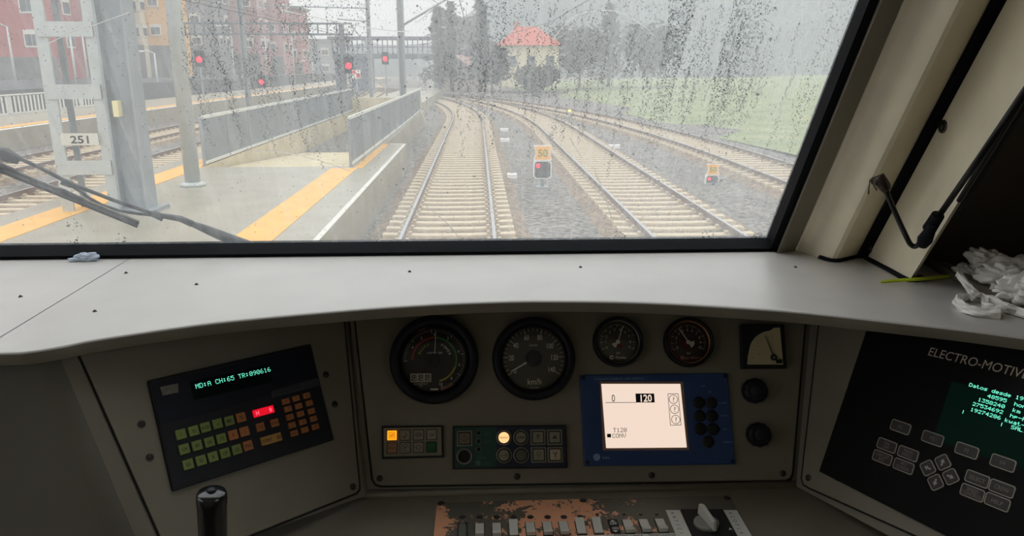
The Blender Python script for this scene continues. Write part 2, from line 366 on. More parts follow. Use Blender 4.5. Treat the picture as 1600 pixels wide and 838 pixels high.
def plate(F, pxs, name, mt, t=.0022, under=0, parent=dash, world=True, r=0, label=None):
    n = F.to_3x3() @ Vector((0, 0, 1)); pts = clipz([planept(F, x, y) for x, y in pxs])
    m = MB(); m.slab([p-n*.004 for p in pts], n*(.004+t))
    return m.build(name, mt, parent, world=world, bevel=.0008, label=label)
# base body facets: points shared between planes give a folded sheet
T_ = 430     # sight line height hidden behind the shelf
def body(F, pxs, off=-.0015):
    return [planept(F, x, y, off) for x, y in pxs]
m = MB()
C_ = body(FC, [(540, T_), (574, 765), (1246, 757), (1277, T_)])
Lb = body(FL, [(549, T_), (571, 775), (300, 872), (225, 872), (40, T_)])
Rb = body(FRR, [(1272, T_), (1243, 760), (1560, 930), (1800, 930), (1800, T_)])
for pp in (C_, [Lb[0], Lb[4], Lb[3], Lb[2], Lb[1]], Rb, [C_[0], Lb[0], Lb[1], C_[1]], [C_[3], C_[2], Rb[1], Rb[0]]): m.poly(clipz(pp))
m.build('console_body', GREY, dash, world=True)
# outer left facet, folded round a soft ridge
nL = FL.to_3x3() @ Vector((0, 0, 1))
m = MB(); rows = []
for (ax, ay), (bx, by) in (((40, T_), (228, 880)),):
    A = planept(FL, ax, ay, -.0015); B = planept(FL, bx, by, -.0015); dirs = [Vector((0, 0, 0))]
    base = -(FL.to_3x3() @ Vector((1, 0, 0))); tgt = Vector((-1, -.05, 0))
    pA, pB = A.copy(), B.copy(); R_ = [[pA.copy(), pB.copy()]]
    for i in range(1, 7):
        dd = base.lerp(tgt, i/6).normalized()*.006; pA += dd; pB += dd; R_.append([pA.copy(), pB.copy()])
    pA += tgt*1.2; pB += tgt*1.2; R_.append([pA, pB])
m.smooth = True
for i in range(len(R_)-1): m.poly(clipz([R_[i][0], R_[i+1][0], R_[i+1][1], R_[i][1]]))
m.build('console_side_body', mat('console_grey_shaded', (96, 92, 82), .55, var=.1, scale=8), dash, world=True)  # console grey, darkened on this facet so its shade is in the colour
# centre, left and right cover plates
plate(FC, [(548, T_), (583, 748), (588, 756), (595, 759), (1226, 750), (1233, 747), (1237, 740), (1263, T_)], 'centre_plate', GREY2)
plate(FL, [(525, T_), (537, 510), (560, 757), (560, 764), (556, 770), (373, 843), (252, 843), (118, 540), (70, T_)], 'left_plate', GREY2)
plate(FRR, [(1290, T_), (1254, 748), (1257, 756), (1265, 762), (1500, 868), (1760, 985), (1760, T_)], 'right_plate', GREY2)
def seam(F, pxs, w=.0011):
    m = MB(); n = F.to_3x3() @ Vector((0, 0, 1)); I = F.inverted()
    P_ = [planept(F, x, y) for x, y in pxs]
    for i in range(len(P_)-1):
        for u_, v_ in ((i, i+1), (i+1, i)):
            if P_[u_].z > ZD-.03 and P_[v_].z < ZD-.03: P_[u_] = P_[u_].lerp(P_[v_], (P_[u_].z-ZD+.03)/(P_[u_].z-P_[v_].z))
    P_ = [I @ p for p in P_]
    m.M = F
    for a, b in zip(P_[:-1], P_[1:]):
        d = (b-a).normalized(); m.line(a-d*w*.4, b+d*w*.4, w*2, .0004)
    m.build('seam', GAP, dash, world=True)
seam(FC, [(546.5, T_), (581, 749), (586, 758), (595, 761), (1227, 752), (1236, 749), (1239, 740), (1265, T_)])
seam(FL, [(527, T_), (539, 510), (562, 757), (562, 766), (557, 772), (373, 846)]); seam(FL, [(118-2, 540), (250, 843)])
seam(FRR, [(1288, T_), (1252, 748), (1255, 758), (1265, 764), (1500, 870)])
for a, b2 in ((593, 748), (808, 745), (1018, 743), (1223, 740)): screw(FC.copy() @ Matrix.Translation((0, 0, .0022)), a, b2)
for a, b2 in ((221, 663), (234, 715), (509, 586), (523, 632), (551, 761)): screw(FL.copy() @ Matrix.Translation((0, 0, .0022)), a, b2)
screw(FRR.copy() @ Matrix.Translation((0, 0, .0022)), 1263, 747)
# desk
ZK = (onp(900, 762, Pc, NC)).z-.004
m = MB(); yk = onp(900, 762, Pc, NC).y
m.box((0.1, yk-.26+.03, ZK-.015), (2*XW-.2, .52+.06, .03)); m.build('desk_top', GREY, dash, world=True, bevel=.006)
m = MB(); m.tube([Vector((-.2, yk-.004, ZK+.001)), Vector((1.35, yk-.004, ZK+.001))], .007, 8); m.build('desk_fillet', GREY, dash, world=True)
m = MB(); m.box((0.1, yk-.45, (ZK+1.41)/2-.02), (2*XW-.2, .05, ZK-1.45)); m.build('knee_panel', GREY, dash, world=True)


# ================================================================== INSTRUMENTS
LIFT = .0024
def inst(name, label, cat_, F, px, py, group=None, rot=0, lift=LIFT):
    q = loc(F, px, py); return thing(name, label, cat_, F @ Matrix.Translation((q.x, q.y, lift)) @ Matrix.Rotation(rot, 4, 'Z'), group)
def rel(t, F, px, py):       # sight line -> local coordinates of an instrument lying on plane F
    n = F.to_3x3() @ Vector((0, 0, 1)); p = onp(px, py, F.to_translation()+n*LIFT, n); q = FR[t.name].inverted() @ p; return Vector((q.x, q.y, 0))
def pol(r, a): return (r*cos(radians(a)), r*sin(radians(a)))
PXC = (loc(FC, 900, 640)-loc(FC, 800, 640)).length/100     # metres per photo pixel on the centre plate
def pane(t, r, z, glass=True):
    m = MB(); m.lathe([(r, z), (r*.9, z+.001), (r*.5, z+.0016)], n=32, cap=True); m.build('glass_cover', CLEAR, t)

# -- tractive effort gauge
def bezel(m, R0, R1, h, hb=.004):
    m.lathe([(R0, 0), (R0, h*.55), (R0*.985, h*.8), (R0*.95, h), (R1*1.06, h), (R1*1.01, h*.85), (R1, h*.45), (R1*.98, .0012)], n=64, cap=False)
    m.lathe([(R1*1.0, .0010), (.0005, .0010)], n=64, cap=False)
def ptr(m, r0, r1, w0, w1, ang, z, th=.0008):
    a = radians(ang); d = Vector((cos(a), sin(a), 0)); q = Vector((-d.y, d.x, 0))
    m.slab([d*r0-q*w0/2+Vector((0, 0, z)), d*r1-q*w1/2+Vector((0, 0, z)), d*r1+q*w1/2+Vector((0, 0, z)), d*r0+q*w0/2+Vector((0, 0, z))], (0, 0, th))
k = PXC
t = inst('effort_gauge', 'large black round brake and power gauge with red, green and yellow arc', 'gauge', FC, 679, 562.5)
m = MB(); bezel(m, 69*k, 54*k, .020); m.build('bezel', BLACK, t)
m = MB(); m.lathe([(54*k, .0020), (.0003, .0020)], n=64, cap=False); z = .0024; m.mat = 1
for i in range(61):
    a = 182-i*(182+75)/60; mj = i % 10 == 0; m.line(pol((42 if mj else 44)*k, a), pol(48*k, a), (.9 if mj else .45)*k, z)
for a, s_ in ((150, '4'), (121, '2'), (90, '0'), (58, '2'), (18, '4'), (-12, '6'), (-48, '8'), (-76, '10')): m.text(s_, *pol(39.5*k, a), 4.6*k, z)
m.rectl(-21*k, -28*k, 31*k, 12*k, .9*k, z)
for dx in (-26.3, -16): m.line((dx*k, -34*k), (dx*k, -22*k), .9*k, z)
for dx in (-31.5, -21.2, -11): m.text('G', dx*k, -28*k, 6*k, z); m.rectl(dx*k, -28*k, 8*k, 9*k, .5*k, z)
m.text('General Motors', -21*k, -37*k, 2.4*k, z); m.text('LTD', -21*k, -40*k, 2.2*k, z); m.text('AMPS X 100', 0, 10.5*k, 3.4*k, z)
m.box((0, -46*k, z), (12*k, 2.4*k, .0003))
for i, c in enumerate('POWER'): a = 62-i*10.5; m.text(c, *pol(25.5*k, a), 4.2*k, z, ang=radians(a-90), bold=.01)
m.mat = 2
for i, c in enumerate('BRAKE'): a = 156-i*10.5; m.text(c, *pol(25.5*k, a), 4.2*k, z, ang=radians(a-90), bold=.01)
m.mat = 3; m.arc(33*k, 35.6*k, 90, 180, z); m.mat = 4; m.arc(33*k, 35.6*k, -20, 90, z); m.mat = 5; m.arc(33*k, 35.6*k, -77, -20, z, n=12)
m.mat = 6; m.arc(44.5*k, 49.5*k, -78, -52, z, n=8); m.arc(50.2*k, 52.8*k, 106, 121, z, n=6)
m.build('dial', [BLACKM, MARK, YEL, RED, GREEN, YEL, mat('copper_mark', (130, 80, 55))], t)
m = MB(); m.lathe([(9*k, .002), (9*k, .006), (8*k, .0075), (.0005, .008)], n=24); m.build('hub', BLACK, t)
m = MB(); ptr(m, 7*k, 45*k, 1.5*k, .6*k, 87, .0045); m.build('needle', MARK, t); pane(t, 53.5*k, .010)

# -- speedometer
t = inst('speedometer', 'large black speedometer dial marked km/h with needle resting at zero', 'gauge', FC, 833.5, 561)
m = MB(); bezel(m, 65*k, 52*k, .020); m.build('bezel', BLACK, t)
m = MB(); m.lathe([(52*k, .0020), (.0003, .0020)], n=64, cap=False); m.mat = 1
for i in range(29):
    a = 212-i*(244/28); mj = i % 4 == 0; m.line(pol((40 if mj else 43)*k, a), pol(48*k, a), (.9 if mj else .6)*k, z)
for i, s_ in enumerate(('0', '20', '40', '60', '80', '100', '120', '140')): m.text(s_, *pol((35 if i < 5 else 32.5)*k, 212-i*244/7), 8.4*k, z, sx=.72, bold=.01)
m.text('km/h', 0, -35.5*k, 9.5*k, z, sx=.85); m.text('HASLER', 0, 21*k, 2.8*k, z, bold=.01); m.text('made in Bern', 0, -45*k, 2*k, z)
m.build('dial', [DIAL, MARK], t)
m = MB(); m.lathe([(13*k, .002), (13*k, .007), (12*k, .0085), (.0005, .009)], n=28); m.build('hub', BLACK, t)
m = MB(); ptr(m, 10*k, 41*k, 3.4*k, 1.6*k, 209, .0045); m.build('needle', MARK, t); pane(t, 51.5*k, .011)

# -- two brake pressure gauges
def small(px, py, label, red, rim, needles, nums, wdg, logo, logoc):
    t = inst('pressure_gauge', label, 'gauge', FC, px, py, 'round pressure gauges')
    m = MB(); bezel(m, 40*k, 34*k, .014); m.build('bezel', BLACK, t)
    m = MB(); m.lathe([(34.3*k, .008), (34.3*k, .0095), (32.6*k, .0095), (32.4*k, .006)], n=48, cap=False); m.build('inner_ring', rim, t)
    m = MB(); m.lathe([(34*k, .0020), (.0003, .0020)], n=48, cap=False); m.mat = 1
    for i in range(31):
        a = 205-i*(230/30); mj = i % 3 == 0; m.line(pol((24 if mj else 26)*k, a), pol(28.5*k, a), (.8 if mj else .4)*k, z)
    for i, s_ in enumerate(nums): m.text(s_, *pol(20*k, 205-i*230/(len(nums)-1)), 4.2*k, z)
    m.text('bar', 0, -17*k, 3.6*k, z); m.mat = 2; m.text(logo, 4*k, -24.5*k, 4*k, z, bold=.01); m.arc(1.5*k, 3.2*k, 20, 340, z, c=(-11*k, -24.5*k)); m.mat = 3
    m.arc(0, 10.5*k, wdg[2], wdg[3], z+.0002); m.build('dial', [DIAL if not red else mat('dial_brown', (62, 46, 40)), MARK, MARK if not red else mat('pink_mark', (200, 120, 110)), mat('dial_red', (112, 24, 26))], t)
    m = MB(); m.arc(0, 10*k, wdg[0], wdg[1], .0034, n=8); m.arc(0, 3.5*k, 0, 360, .0036); m.build('counterweight', MARK, t)
    for a, w in needles:
        m = MB(); ptr(m, 1*k, 26*k, 1.4*k, .5*k, a, w); m.build('needle', MARK, t)
    pane(t, 33*k, .0085)
small(964.5, 535, 'small round pressure gauge with grey ring, left of the matching pair', False, mat('ring_grey', (120, 118, 108), .35, .6), ((69, .0042), (72, .006)), [str(i) for i in range(0, 10)], (195, 250, 250, 325), 'Faiveley', 0)
small(1074, 535.5, 'small round pressure gauge with coppery ring, right of the matching pair', True, mat('ring_copper', (186, 128, 92), .35, .6), ((124, .0042), (122, .006)), [str(i) for i in range(0, 11)], (-65, 10, 150, 290), 'Knorr-Bremse', 1)

# -- square ammeter
t = inst('ammeter', 'small square meter with cream quarter face and thin black needle', 'meter', FC, 1189, 543)
cs = [rel(t, FC, *p) for p in ((1154, 508), (1222, 508), (1226, 577), (1156, 577))]
m = MB(); m.prism([(p.x, p.y) for p in cs[::-1]], 0, .012); m.build('case', BLACKM, t, bevel=.002)
face = [(1162.4, 573.5), (1220.9, 573.5), (1215.6, 513), (1206, 513.5), (1199.6, 518), (1190, 520), (1182.6, 523.6), (1175.5, 529), (1170, 536), (1167, 543), (1165.6, 550), (1163.5, 559.7)]
fp = [rel(t, FC, *p) for p in face]
m = MB(); m.prism([(p.x*.95, p.y*.95+.0012) for p in fp][::-1], .0121, .0128)
m.mat = 1; c0 = rel(t, FC, 1204, 560)
for i in range(9):
    a = 88+i*11.5; a0 = Vector(pol(31*k, a)); a1 = Vector(pol((34 if i % 2 else 35.5)*k, a)); m.line((c0.x+a0.x, c0.y+a0.y), (c0.x+a1.x, c0.y+a1.y), .5*k, .013)
m.text('A', c0.x-22*k, c0.y+6*k, 3*k, .013); m.text('1.5', c0.x-2*k, c0.y-9*k, 2*k, .013)
m.build('face', [mat('cream_face', (190, 178, 138), .5), MARKD], t)
m = MB(); m.M = Matrix.Translation((c0.x, c0.y, 0)); ptr(m, 0, 36*k, 1.4*k, .6*k, 107, .0145); m.lathe([(5*k, .013), (5*k, .016), (3*k, .017)], n=18); m.mat = 1; m.lathe([(2.2*k, .0172), (1*k, .0176)], n=10); m.mat = 0
m.box((8*k, -6.5*k, .0145), (9*k, 6*k, .003)); m.build('needle', [MARKD, STEEL], t)

# -- two black knobs
for px, py, R, lb in ((1176, 609.5, 21, 'black round knob directly below the square meter'), (1182, 677.5, 20, 'black round knob, lower of the two beside the blue display')):
    t = inst('rotary_knob', lb, 'knob', FC, px, py+2, 'black knobs right of the blue display')
    m = MB(); R_ = R*k*.93; n = 60; m.smooth = True
    def ring_(r, z, fl): return [((r*(1+fl*cos(12*2*pi*i/n)))*cos(2*pi*i/n), (r*(1+fl*cos(12*2*pi*i/n)))*sin(2*pi*i/n), z) for i in range(n)]
    m.loft([ring_(R_*.96, 0, .0), ring_(R_, .003, .03), ring_(R_*.98, .014, .035), ring_(R_*.9, .018, .02), ring_(R_*.7, .0195, 0)], cap=True)
    m.build('grip', BLACK, t)
    m = MB(); m.lathe([(R_*.55, .0195), (R_*.5, .0203), (R_*.2, .0205)], n=24); m.build('cap', mat('knob_cap', (32, 33, 38), .3), t)

# -- blue signalling display
t = inst('signal_display', 'blue signalling display unit with lit pale screen and round buttons', 'display', FC, 1026, 656)
q = lambda x, y: rel(t, FC, x, y)
m = MB(); m.prism([(p.x, p.y) for p in (q(912.5, 728.5), q(1148, 726), q(1135, 583.5), q(905, 586.5))], -.001, .006); m.build('housing', BLUE, t, bevel=.0015)
m = MB(); m.prism([(p.x, p.y) for p in (q(941, 704), q(1075, 703.5), q(1066, 597), q(936, 597))], .0055, .0064); m.build('screen_bezel', mat('screen_rim', (150, 118, 100), .5), t)
SCRN = mat('lit_screen', (40, 36, 34), .3, emit=(252, 228, 210), es=.92)
ink = mat('screen_ink', (20, 16, 14), .5)
m = MB(); m.prism([(p.x, p.y) for p in (q(946, 700.5), q(1071.5, 699.5), q(1061.5, 600.5), q(938.5, 600.5))], .006, .0070); sc = m.build('screen', SCRN, t, bevel=.0018)
zz = .0072; m = MB(); m.mat = 0
def tx(s_, x, y, h, al='CENTER', **kw): p = q(x, y); m.text(s_, p.x, p.y, h*k, zz, align=al, **kw)
tx('0', 957, 622.5, 11.5, sx=.72); m.line(q(945, 629.6), q(993, 629.4), .8*k, zz)
b1 = [q(*p) for p in ((992.5, 629.5), (1021.5, 629.5), (1020.5, 615.5), (991.5, 615.5))]; m.poly([Vector((p.x, p.y, zz)) for p in b1])
m.mat = 1; zz = .0074; tx('120', 1007, 622.5, 11, sx=.9, bold=.02); zz = .0072; m.mat = 0
for a, b2 in zip(((1042, 616), (1058, 616), (1062.5, 664.5), (1046, 665)), ((1058, 616), (1062.5, 664.5), (1046, 665), (1042, 616))): m.line(q(*a), q(*b2), .8*k, zz)
for x, y in ((1050.5, 624.5), (1052.3, 640), (1054.2, 656)):
    p = q(x, y); m.arc(6.2*k, 7*k, 0, 360, zz, c=(p.x, p.y)); m.text('?', p.x, p.y, 8*k, zz)
m.build('screen_text', [ink, SCRN], sc); m = MB(); p = q(963, 672.5); m.dots('T120', p.x-6*k, p.y, 6.4*k, zz, fill=.95); m.build('screen_text', [ink, SCRN], sc); m = MB(); p = q(955.5, 681.3); m.dots('CONV', p.x, p.y, 6.4*k, zz, fill=.95); p = q(950.5, 681); m.box((p.x, p.y, zz), (6*k, 5.5*k, .0001))
m.build('screen_text', [ink, SCRN], sc)
m = MB(); zz = .0064; tx('CONJUNTO DISPLAY ASFA DIGITAL', 966, 592.5, 3.6, bold=.005); LB = mat('pale_blue_lettering', (120, 150, 185), .5); m.build('lettering', LB, t); m = MB(); tx('Indra', 946, 715, 4, bold=.01); m.build('lettering', LB, t); m = MB(); p = q(931.5, 714.5); m.arc(0, 5.4*k, 0, 360, zz, c=(p.x, p.y)); m.build('logo', LB, t); m = MB(); tx('-', 1087, 613, 5); tx('+', 1107, 613, 5); tx('luz', 1097, 603, 3.4)
for x, y, s_ in ((1127, 630, 'ALARMA'), (1130, 650, 'MODO'), (1131, 671, 'EBA'), (1136, 691, 'AUMENTO')): tx(s_, x, y, 2.7)
m.build('lettering', mat('pale_blue_lettering', (120, 150, 185), .5), t)
for x, y in ((1090.4, 630), (1109.2, 630), (1091.7, 650.3), (1111, 650.3), (1093, 670.7), (1112.4, 670.7), (1104.7, 690.5)):
    p = q(x, y); m = MB(Matrix.Translation((p.x, p.y, 0))); m.lathe([(9.6*k, .006), (9.4*k, .0072), (8*k, .0078), (7.6*k, .0085), (6.5*k, .0092), (1*k, .0095)], n=24); m.build('push_button', BLACKM, t)
for x, y in ((910.5, 591), (1131, 588), (1142.5, 721), (917, 723)): 
    p = q(x, y); m = MB(Matrix.Translation((p.x, p.y, 0))); m.lathe([(3*k, .006), (2.8*k, .0078), (1.6*k, .0080)], n=14); m.mat = 1; m.line((-1.6*k, 0), (1.6*k, 0), .5*k, .0082); m.build('screw', [BLACKM, SCREW], t)

# -- indicator block 4 x 2
t = inst('indicator_panel', 'small beige eight-button panel with lit orange lamp at its corner', 'button panel', FC, 645, 691)
q = lambda x, y: rel(t, FC, x, y)
m = MB(); m.prism([(p.x, p.y) for p in (q(597, 717.5), q(694, 715), q(692.5, 665), q(597, 666))], -.001, .005); m.build('frame', BLACKM, t, bevel=.001)
m = MB(); m.prism([(p.x, p.y) for p in (q(600.5, 713.8), q(690.5, 711.8), q(689.5, 667.8), q(600, 669.3))], .004, .0062); m.build('face_plate', mat('panel_beige', (124, 118, 104), .5), t)
KEYB = mat('key_beige', (140, 132, 116), .45); KEYG = mat('key_green', (8, 80, 40), .45); KEYO = mat('key_tan', (150, 112, 76), .45)
LAMPO = mat('lamp_orange_lit', (200, 120, 20), .4, emit=(255, 160, 25), es=1.15)
for i, (x, y) in enumerate(((613.3, 680.6), (633.4, 680.2), (654.4, 679.8), (675, 679.4), (613.3, 700.3), (633.7, 699.6), (654.4, 699.2), (674.6, 698.8))):
    p = q(x, y); m = MB(Matrix.Translation((p.x, p.y, 0))); m.mat = 1; m.rprism(0, 0, 8.3*k, 8.3*k, .8*k, .0060, .0066); m.mat = 0; m.rprism(0, 0, 7.2*k, 7.2*k, .8*k, .006, .0085, .0006)
    m.mat = 1; z = .0087
    if i == 0: m.rectl(0, 0, 8*k, 8*k, .5*k, z); m.line((-3*k, -2*k), (3*k, 2*k), .6*k, z); m.arc(1.5*k, 2.1*k, 0, 360, z)
    if i == 1: m.line((-3*k, -3*k), (1*k, -3*k), 1.4*k, z); m.line((0, -2*k), (4*k, 1*k), .8*k, z); m.line((1*k, 0), (1*k, 5*k), .6*k, z)
    if i == 2: m.arc(2.6*k, 3.3*k, 0, 360, z); m.arc(0, 1*k, 0, 360, z); m.arc(4*k, 4.7*k, 140, 220, z); m.arc(4*k, 4.7*k, -40, 40, z)
    if i == 3: m.line((-3*k, 1*k), (4*k, 1*k), .6*k, z); m.line((-3*k, -1*k), (4*k, -1*k), .9*k, z)
    if i == 4: m.text('MARCHA', 0, 0, 2.2*k, z)
    if i == 5: m.arc(4.2*k, 5*k, 0, 300, z); m.arc(0, 1.4*k, 0, 360, z)
    if i == 6: m.arc(3*k, 3.8*k, 0, 360, z); m.line((-5.5*k, 0), (-3*k, 0), .6*k, z); m.line((5.5*k, 0), (3*k, 0), .6*k, z)
    m.build('key', [LAMPO if i == 0 else KEYG if i == 7 else KEYO if i == 4 else KEYB, mat('key_ink', (50, 42, 34))], t, label={0: 'lit orange key', 4: 'tan key', 7: 'dark green key'}.get(i))

# -- acknowledgement unit
t = inst('signalling_button_unit', 'wide dark green and blue panel with key switch, round and square buttons', 'button panel', FC, 796, 698.5)
q = lambda x, y: rel(t, FC, x, y)
m = MB(); m.prism([(p.x, p.y) for p in (q(707, 733.5), q(886.3, 731.5), q(884, 664.5), q(707.5, 666))], -.001, .006); m.build('frame', BLACKM, t, bevel=.001)
m = MB(); m.prism([(p.x, p.y) for p in (q(710.5, 731), q(776, 730), q(775, 667.5), q(710.5, 668.5))], .005, .0068)
m.mat = 1; m.prism([(p.x, p.y) for p in (q(776, 730), q(883.5, 728.6), q(881.5, 667.3), q(775, 667.5))], .005, .0068)
m.mat = 2; z = .007
for x, y, s_ in ((761, 678, 'FRENO'), (762, 690, 'MODO'), (752, 715, 'REBASE')): p = q(x, y); m.text(s_, p.x, p.y, 3*k, z)
p = q(760, 724.5); m.text('ASFA', p.x, p.y, 3.4*k, z); p = q(747, 723.5); m.arc(0, 4*k, 0, 360, z, c=(p.x, p.y))
m.build('face_plate', [mat('panel_green', (28, 66, 56), .45), mat('panel_navy', (26, 36, 62), .45), mat('faint_green_ink', (70, 105, 95), .5)], t)
RIM = mat('button_rim', (126, 124, 112), .35, .3); BTN = mat('button_cap', (134, 132, 112), .45); INK = mat('button_ink', (48, 44, 34))
LAMPW = mat('lamp_amber_lit', (220, 180, 130), .4, emit=(255, 205, 140), es=1.1)
def rbtn(x, y, R, cap, leg, name='round_button', lb=None):
    p = q(x, y); m = MB(Matrix.Translation((p.x, p.y, 0))); m.lathe([(R*k, .0068), (R*k, .009), (R*.9*k, .0098), (R*.83*k, .0098)], n=28, cap=False); m.mat = 2; m.lathe([(R*.83*k, .0097), (.0002, .0097)], n=28, cap=False)
    m.mat = 1; m.lathe([(R*.69*k, .0090), (R*.69*k, .0108), (R*.6*k, .0112), (.0002, .0112)], n=28, cap=False); m.mat = 3; leg(m, .0114); m.build(name, [RIM, cap, GAP, INK], t, label=lb)
def sbtn(x, y, R, cap, leg, lb=None):
    p = q(x, y); m = MB(Matrix.Translation((p.x, p.y, 0))); m.rprism(0, 0, R*k, R*k, 1*k, .0068, .0095, .0006); m.mat = 2; m.rprism(0, 0, R*.8*k, R*.8*k, .6*k, .009, .0098); m.mat = 1; m.rprism(0, 0, R*.68*k, R*.68*k, .6*k, .0098, .0112, .0004)
    m.mat = 3; leg(m, .0114); m.build('square_button', [RIM, cap, GAP, INK], t, label=lb)
rbtn(787, 684, 12, LAMPW, lambda m, z: m.text('MODO', 0, 0, 3.2*k, z), lb='lit amber round button')
rbtn(813.4, 683.8, 12, BTN, lambda m, z: m.text('AUMEN', 0, 0, 3*k, z, bold=.02)); rbtn(787.3, 711.5, 12.3, BTN, lambda m, z: m.text('ALARM', 0, 0, 3*k, z))
rbtn(813.8, 711.5, 12.3, mat('button_dim', (84, 86, 76), .45), lambda m, z: m.arc(4.5*k, 5*k, 0, 360, z))
def man(m, z): m.arc(0, 1.6*k, 0, 360, z, c=(0, 3*k)); m.line((0, 2*k), (0, -4*k), 1*k, z); m.line((-3*k, 0), (3*k, 0), .7*k, z)
def tri(m, z): m.poly([Vector((-4*k, -2*k, z)), Vector((4*k, -2*k, z)), Vector((0, 3.5*k, z))])
def bulb(m, z): m.arc(2.2*k, 3*k, 0, 360, z, c=(0, 1.5*k)); m.line((0, -1*k), (0, -5*k), .8*k, z)
def yy(m, z): m.line((0, 0), (0, -5*k), 1.2*k, z); m.line((0, 0), (-3*k, 4*k), 1.2*k, z); m.line((0, 0), (3*k, 4*k), 1.2*k, z)
sbtn(839.9, 683.5, 11.8, BTN, man); sbtn(865.7, 683.5, 11.8, BTN, tri); sbtn(840.9, 710.8, 11.8, BTN, bulb); sbtn(866.7, 710.5, 11.8, mat('button_cream', (176, 164, 140), .45), yy)
def dia(m, z): 
    c = [Vector((5.5*k*cos(a), 5.5*k*sin(a), z)) for a in (0, pi/2, pi, -pi/2)]
    for i in range(4): m.line(c[i], c[(i+1) % 4], .7*k, z)
    m.line((0, 3*k), (0, -3*k), .8*k, z)
sbtn(726, 685.3, 11.8, mat('button_brownish', (120, 104, 88), .5), dia)
p = q(725.8, 713.3); m = MB(Matrix.Translation((p.x, p.y, 0))); m.lathe([(12.3*k, .0068), (12.3*k, .0095), (11*k, .0105), (9.4*k, .0100), (9.2*k, .0072)], n=32, cap=False)
m.mat = 1; m.lathe([(9.2*k, .0074), (.0002, .0074)], n=32, cap=False); m.box((0, 0, .0085), (2.6*k, 15*k, .003)); m.build('key_switch', [RIM, BLACKM], t)
for x, y in ((747.5, 677), (747.6, 690), (747.9, 702.5)):
    p = q(x, y); m = MB(Matrix.Translation((p.x, p.y, 0))); m.lathe([(4.6*k, .0068), (4.4*k, .0078), (3.4*k, .0080), (3.2*k, .0070)], n=20, cap=False); m.mat = 1; m.lathe([(3.2*k, .0070), (2*k, .008), (.0002, .0084)], n=16, cap=False); m.build('indicator_lamp', [mat('lamp_ring', (90, 104, 96), .4), BLACKM], t)

# -- radio keypad on the left plate
kL = (loc(FL, 420, 640)-loc(FL, 360, 655)).length/math.hypot(60, 15)
t = inst('cab_radio', 'black cab radio unit with green and orange keys and green readout', 'radio', FL, 375, 655)
q = lambda x, y: rel(t, FL, x, y)
O = [q(*p) for p in ((268.5, 769), (519.5, 688.5), (483, 539), (229.5, 596))]
m = MB(); m.prism([(p.x, p.y) for p in O], -.002, .006); m.build('housing', BLACK, t, bevel=.0015)
# frame of the unit: edge direction
ex = (O[1]-O[0]).normalized(); ang = math.atan2(ex.y, ex.x)
def K(x, y, w, h, mats, leg=None, name='key', z0=.0058, z1=.0092, lb=None):
    p = q(x, y); M_ = Matrix.Translation((p.x, p.y, 0)) @ Matrix.Rotation(ang, 4, 'Z'); m = MB(M_)
    m.rprism(0, 0, w/2, h/2, min(w, h)*.08, z0, z1, .0007)
    if leg: m.mat = 1; leg(m, z1+.0001)
    return m.build(name, mats, t, label=lb)
KG = mat('key_olive_green', (118, 134, 62), .45, var=.1, scale=80); KO = mat('key_dull_orange', (176, 108, 56), .45, var=.1, scale=80); KI = mat('key_legend', (36, 36, 22), .6)
rw = lambda a, b2: (q(*a)-q(*b2)).length
u = rw((320, 680), (300, 685))/20.6; KW = .0148*1.0
w_ = rw((279.4, 680.4), (299.2, 675.1))*.80
SYM = ['/', 'D', 'AGR', 'o', 'MD', 'TL', 'CH', 'AF', '(A)', '(T)', 'E', '/', 'EX', 'SC', 'B', 'UP', 'UD', 'PUL']
pos = [(279.4, 680.4), (299.2, 675.1), (317.5, 669.5), (336.3, 663.8), (354.6, 659.4), (373, 654.1), (284.6, 703.5), (304.4, 697.9), (323.7, 692.3), (342.4, 687), (360.8, 681.3), (378.3, 676), (290.8, 727.1), (310.9, 721), (329.3, 715.4), (348, 709.6), (366.4, 704), (383.9, 697.9)]
for i, (x, y) in enumerate(pos):
    og = i in (5, 10, 11, 17)
    def leg(m, z, s_=SYM[i]): m.text(s_, 0, 0, w_*.34, z, sx=.8, bold=.02)
    K(x, y, w_, w_*.98, [KO if og else KG, KI], leg)
K(403.3, 669, w_*.93, w_*.86, [KO, KI], lambda m, z: m.text('CLR', 0, 0, w_*.28, z, sx=.8)); K(425.5, 662.5, w_*.93, w_*.82, [KO, KI], lambda m, z: m.text('FUNC', 0, 0, w_*.26, z, sx=.8))
K(420.3, 687.7, w_*2.35, w_*.9, [mat('key_yellow_tan', (176, 132, 62), .45), KI], lambda m, z: m.text('CONT     EN', 0, 0, w_*.32, z, sx=.9, bold=.02), 'wide_key')
REDL = mat('red_lamp_lit', (120, 10, 20), .4, emit=(235, 12, 40), es=.9); REDH = mat('red_lamp_core', (255, 80, 90), .4, emit=(255, 90, 110), es=1.3)
K(408.5, 644.5, w_*2.3, w_*.78, [REDL, REDH], lambda m, z: (m.text('H', -w_*.75, 0, w_*.4, z, bold=.03), m.text('B', w_*.75, 0, w_*.4, z, bold=.03)), 'lit_key', lb='lit red key')
gp = [(443, 628.8), (458.8, 624.4), (475.4, 620), (446.5, 640.7), (462.8, 636.3), (479.4, 631.7), (449.5, 653.3), (465.8, 648.5), (482.7, 644.2), (452.6, 665.9), (469.3, 661.1), (485.9, 655.9), (456.1, 678.6), (472.4, 673.4), (489, 668.5)]
for i, (x, y) in enumerate(gp):
    s_ = ['F1', 'F2', 'F3', '1', '2', '3', '4', '5', '6', '7', '8', '9', 'BOR', '0', 'ENT'][i]
    K(x, y, w_*.86, w_*.62, [KO, KI], lambda m, z: m.text(s_, 0, 0, w_*.26, z, sx=.8))
